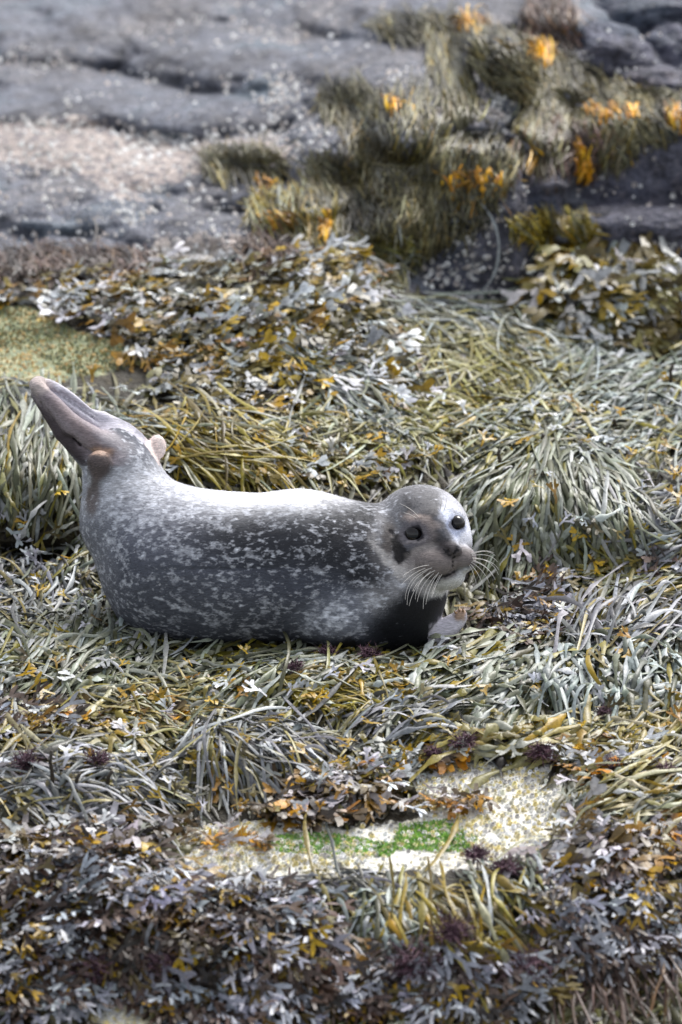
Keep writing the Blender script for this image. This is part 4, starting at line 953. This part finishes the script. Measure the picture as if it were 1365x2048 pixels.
for lab, c, r in [('bright yellow forked tips below the knoll\'s left side', (335, 645), (18, 30)), ('bright yellow forked tips beside the green algae patch', (100, 600), (12, 12)),
                  ('yellow forked tips in a row on the slope', (215, 590), (50, 14)), ('amber forked tips along the knoll crest', (690, 545), (44, 32))]:
    Fk(lab, c, r, ang=60, spread=60, ln=(26, 42), w=(12, 15), cover=3.5, pal='fgold', n_ind=12, h=(.02, .05))
# ---- stray sprigs and bladders tossed over the wrack, too many to count
def strays():
    g = np.random.default_rng(321); n = 900
    pts = np.stack([g.uniform(-100, 1465, n), g.uniform(780, 1720, n)], -1); pts = pts[~in_poly(pts[:, 0], pts[:, 1], [(150, 930), (300, 880), (400, 980), (1010, 930), (1010, 1325), (250, 1325)])]
    for q in BARE: pts = pts[~in_poly(pts[:, 0], pts[:, 1], q)]
    n = len(pts); O, X, Y, Z = fucus_frames(pts, g.random(n)*6.28, 22+34*g.random(n), R(5)+R(25)*g.random(n), 0.025+0.02*g.random(n), g)
    cs = np.where((g.random(n) < .4)[:, None], pick('fgold', n, g), pick('fsilver', n, g)); Vs, Fs, Cs, off = [], [], [], 0
    for i in range(n):
        v, f, tt = FT[g.integers(0, len(FT))]; Vs.append(O[i]+v[:, :1]*X[i]+v[:, 1:2]*Y[i]+v[:, 2:]*Z[i]); Fs.append(f+off); off += len(v); Cs.append(np.repeat(cs[i:i+1], len(v), 0))
    tag(add('stray_wrack', mesh_np('stray_wrack', np.concatenate(Vs), Fq=np.concatenate(Fs), col=np.concatenate(Cs)), M_FUCUS), 'small loose sprigs of forked wrack strewn over the knotted wrack', 'seaweed', kind='stuff')
strays()
# ---- upright stipes, each a short dark stalk stuck in the wrack
def stipe(px, py, h, lean, label):
    P, Nn = surf(np.array([px]), np.array([py])); P = P[0]
    pts = [np.array([math.sin(lean)*h*t+0.004*math.sin(6*t), -0.01*t, h*t]) for t in np.linspace(-.35, 1, 6)]
    V, F = tube(np.array(pts), 0.0062, 0.0045, 6)
    tip = np.array([pts[-1]]); V = np.concatenate([V, tip]); n = len(V)-1; b = 5*6
    T3 = [(b+j, b+(j+1) % 6, n) for j in range(6)]
    o = add('weed_stalk', mesh_np('weed_stalk', V, Fq=F, Ft=T3, col=np.tile(lin((58, 50, 40)), (len(V), 1))), M_STRAP); o.location = P+np.array([0, 0, .015]); tag(o, label, 'seaweed stalk', 'upright weed stalks')
stipe(998, 950, .055, .05, 'short dark stalk on the left brow of the drooping mound'); stipe(1085, 908, .04, .1, 'short dark stalk on the crest of the drooping mound')
stipe(1336, 790, .07, .2, 'tall brown stalk in the pale mat under the recess'); stipe(103, 1600, .11, .03, 'tall stalk standing in the slate sheaf')
stipe(145, 1605, .06, .35, 'leaning dark stalk in the slate sheaf'); stipe(205, 1600, .06, .45, 'bent dark stalk at the right of the slate sheaf'); stipe(1230, 870, .03, 0, 'stub of stalk in the pale strands')
# ---- purple-red filament tufts
def tuft(px, py, r, label, colr):
    g = np.random.default_rng(int(px*7+py)); P, Nn = surf(np.array([px]), np.array([py])); P, Nn = P[0], Nn[0]
    n = 150; d = g.standard_normal((n, 3)); d += Nn*0.9; d /= np.linalg.norm(d, axis=1, keepdims=True)
    R_ = r*MPP; Vs, Fs, off = [], [], 0
    a = d*R_*0.15; side = np.cross(d, g.standard_normal((n, 3))); side /= np.linalg.norm(side, axis=1, keepdims=True)
    b = d*(R_*(0.6+0.5*g.random((n, 1))))+g.standard_normal((n, 3))*R_*0.12; c = b+g.standard_normal((n, 3))*R_*0.35; c2 = b+g.standard_normal((n, 3))*R_*0.35
    w = 0.0011
    V = np.stack([a-side*w, a+side*w, b+side*w, b-side*w, c, c2], 1); F4 = np.arange(n)[:, None]*6+np.array([[0, 1, 2, 3]]); F3 = np.concatenate([np.arange(n)[:, None]*6+np.array([[3, 2, 4]]), np.arange(n)[:, None]*6+np.array([[2, 3, 5]])])
    cc = np.repeat(lin(colr)[None]*(0.6+0.8*g.random((n, 1))), 6, 0)
    o = add('red_algae_tuft', mesh_np('red_algae_tuft', V*np.array([1.25, 1.25, .9]), Fq=F4, Ft=F3, col=cc, smooth=False), M_TUFT); o.location = P+Nn*0.03
    tag(o, label, 'algae tuft', 'purple-red algae tufts')
PU = (96, 70, 82)
for px, py, r, lab in [(1085, 1528, 26, 'purple tuft at the lower edge of the tan bladdered wrack'), (930, 1507, 26, 'purple tuft on the left end of the tan bladdered wrack'), (868, 1530, 18, 'small purple tuft at the corner of the barnacle patch'),
    (738, 1335, 20, 'dark red tuft in the wrack under the seal\'s chest'), (655, 1330, 16, 'faint red tuft beside the dark red tuft at the chest'), (590, 1362, 18, 'red-brown tuft above the grey sheaf'),
    (60, 1552, 30, 'purple tuft at the left end of the slate sheaf'), (190, 1545, 26, 'purple tuft over the middle of the slate sheaf'), (955, 1738, 26, 'purple tuft above the pale curved straps'),
    (1010, 1765, 30, 'purple tuft under the pale curved straps'), (900, 1880, 44, 'large purple tuft among the yellow drooping strands'), (830, 1935, 44, 'large purple tuft below the yellow drooping strands'), (1050, 1950, 46, 'large dark purple tuft at the right of the drooping strands'),
    (1230, 1560, 24, 'purple tuft on the long tan strands'), (1330, 1570, 22, 'second purple tuft along the long tan strands'), (200, 1955, 36, 'purple-brown tuft near the small cream patch'), (1205, 1445, 14, 'small purple tuft in the grey-brown wrack'), (330, 1935, 30, 'purple-brown tuft beside the slate heap')]:
    tuft(px, py, r, lab, PU)
# ---- barnacles: too many to count
def barnacles(name, label, pts, rad, colr, g):
    n = len(pts); P, Nn = surf(pts[:, 0], pts[:, 1]); s = 6
    a = np.arange(s)*2*math.pi/s
    A = np.cross(Nn, np.array([0.2, 0.9, 0.3])); A /= np.linalg.norm(A, axis=1, keepdims=True); B = np.cross(Nn, A)
    r = (rad[0]+(rad[1]-rad[0])*g.random(n)**2)*MPP; hh = r*(0.5+0.5*g.random(n))
    def ring(k, z): return P[:, None]+(A[:, None]*np.cos(a)[None, :, None]+B[:, None]*np.sin(a)[None, :, None])*(r*k)[:, None, None]+Nn[:, None]*z[:, None, None]
    V = np.concatenate([ring(1.0, -0.004*np.ones(n)), ring(0.55, hh), ring(0.3, hh*0.5)], 1)
    q = [(j, (j+1) % s, s+(j+1) % s, s+j) for j in range(s)]+[(s+j, s+(j+1) % s, 2*s+(j+1) % s, 2*s+j) for j in range(s)]
    c = np.array([lin(x) for x in colr])[g.integers(0, len(colr), n)]*(0.7+0.5*g.random((n, 1)))
    cc = np.repeat(c[:, None], 3*s, 1); cc[:, 2*s:] *= 0.3
    tag(add(name, mesh_np(name, V, Fq=all_faces(n, np.array(q), 3*s), col=np.clip(cc, 0, .9), smooth=False), M_BARN), label, 'barnacles', kind='stuff')
g = np.random.default_rng(77)
def pts_in(polys, n):
    out = []
    for p in polys:
        q = np.array(p); lo, hi = q.min(0), q.max(0); x = g.uniform(lo[0], hi[0], n); y = g.uniform(lo[1], hi[1], n)
        m = in_poly(x, y, p); out.append(np.stack([x[m], y[m]], -1))
    return np.concatenate(out)
CR = [(242, 236, 210), (228, 214, 168), (246, 243, 234), (206, 202, 198), (232, 214, 146), (248, 246, 240)]
WH = [(240, 238, 236), (224, 218, 214), (246, 244, 240), (206, 196, 190)]
barnacles('barnacle_crust', 'cream and yellow barnacle crust around the green algae', np.concatenate([pts_in(CREAMP[:3]+[CREAMP[4]], 1500), pts_in(GREENP[:2], 120), pts_in([CREAMP[8]], 420)]), (3.5, 7.5), CR, g)
barnacles('barnacle_crust', 'tan and yellow barnacle crust at the edge of the green patch by the flippers', pts_in([CREAMP[3], CREAMP[5]]+[GREENP[2]], 700), (3, 6), [(206, 176, 122), (190, 160, 104), (214, 190, 140), (176, 164, 110), (158, 150, 112)], g)
spots = [ellipse_pts(c, r, n, g) for c, r, n in [((560, 190), (40, 60), 120), ((830, 200), (90, 70), 260), ((985, 190), (45, 70), 200), ((960, 270), (60, 60), 120), ((120, 290), (240, 60), 420), ((430, 300), (200, 50), 260),
         ((900, 470), (90, 100), 160), ((960, 560), (110, 50), 110), ((100, 120), (120, 30), 60), ((400, 190), (300, 60), 120), ((650, 320), (80, 120), 160), ((1250, 380), (120, 90), 50), ((1280, 510), (110, 30), 70),
         ((640, 60), (400, 60), 200), ((250, 330), (260, 70), 300), ((640, 240), (120, 100), 160), ((400, 420), (200, 50), 160), ((1000, 450), (70, 120), 120), ((1250, 130), (120, 80), 40), ((420, 490), (150, 30), 140), ((100, 430), (200, 60), 160), ((720, 270), (60, 60), 90)]]
barnacles('barnacle_scatter', 'white barnacles scattered over the grey rocks', np.concatenate(spots), (3, 8.5), WH, g)
# ---- fine green algae turf
def turf(name, label, polys, n, cols):
    p = pts_in(polys, n); n = len(p); P, Nn = surf(p[:, 0], p[:, 1])
    d = Nn+g.standard_normal((n, 3))*0.6; d /= np.linalg.norm(d, axis=1, keepdims=True); s = np.cross(d, g.standard_normal((n, 3))); s /= np.linalg.norm(s, axis=1, keepdims=True)
    l = (0.003+0.005*g.random(n))[:, None]; w = 0.0028
    V = np.stack([P-s*w-Nn*.003, P+s*w-Nn*.003, P+d*l+s*w*.6, P+d*l-s*w*.6], 1)
    c = np.array([lin(x) for x in cols])[g.integers(0, len(cols), n)]*(0.7+0.5*g.random((n, 1)))
    tag(add(name, mesh_np(name, V, Fq=np.arange(n*4).reshape(-1, 4), col=np.repeat(c, 4, 0), smooth=False), M_TUFT), label, 'algae', kind='stuff')
turf('green_algae', 'bright green algae turf on the pale barnacle patch', GREENP[:2], 4200, [(140, 190, 86), (168, 206, 112), (200, 214, 136), (150, 194, 134)])
turf('green_algae', 'mossy green algae beside the raised hind flippers', GREENP[2:], 7000, [(118, 128, 98), (150, 156, 106), (182, 172, 118), (104, 116, 100), (186, 158, 112)])
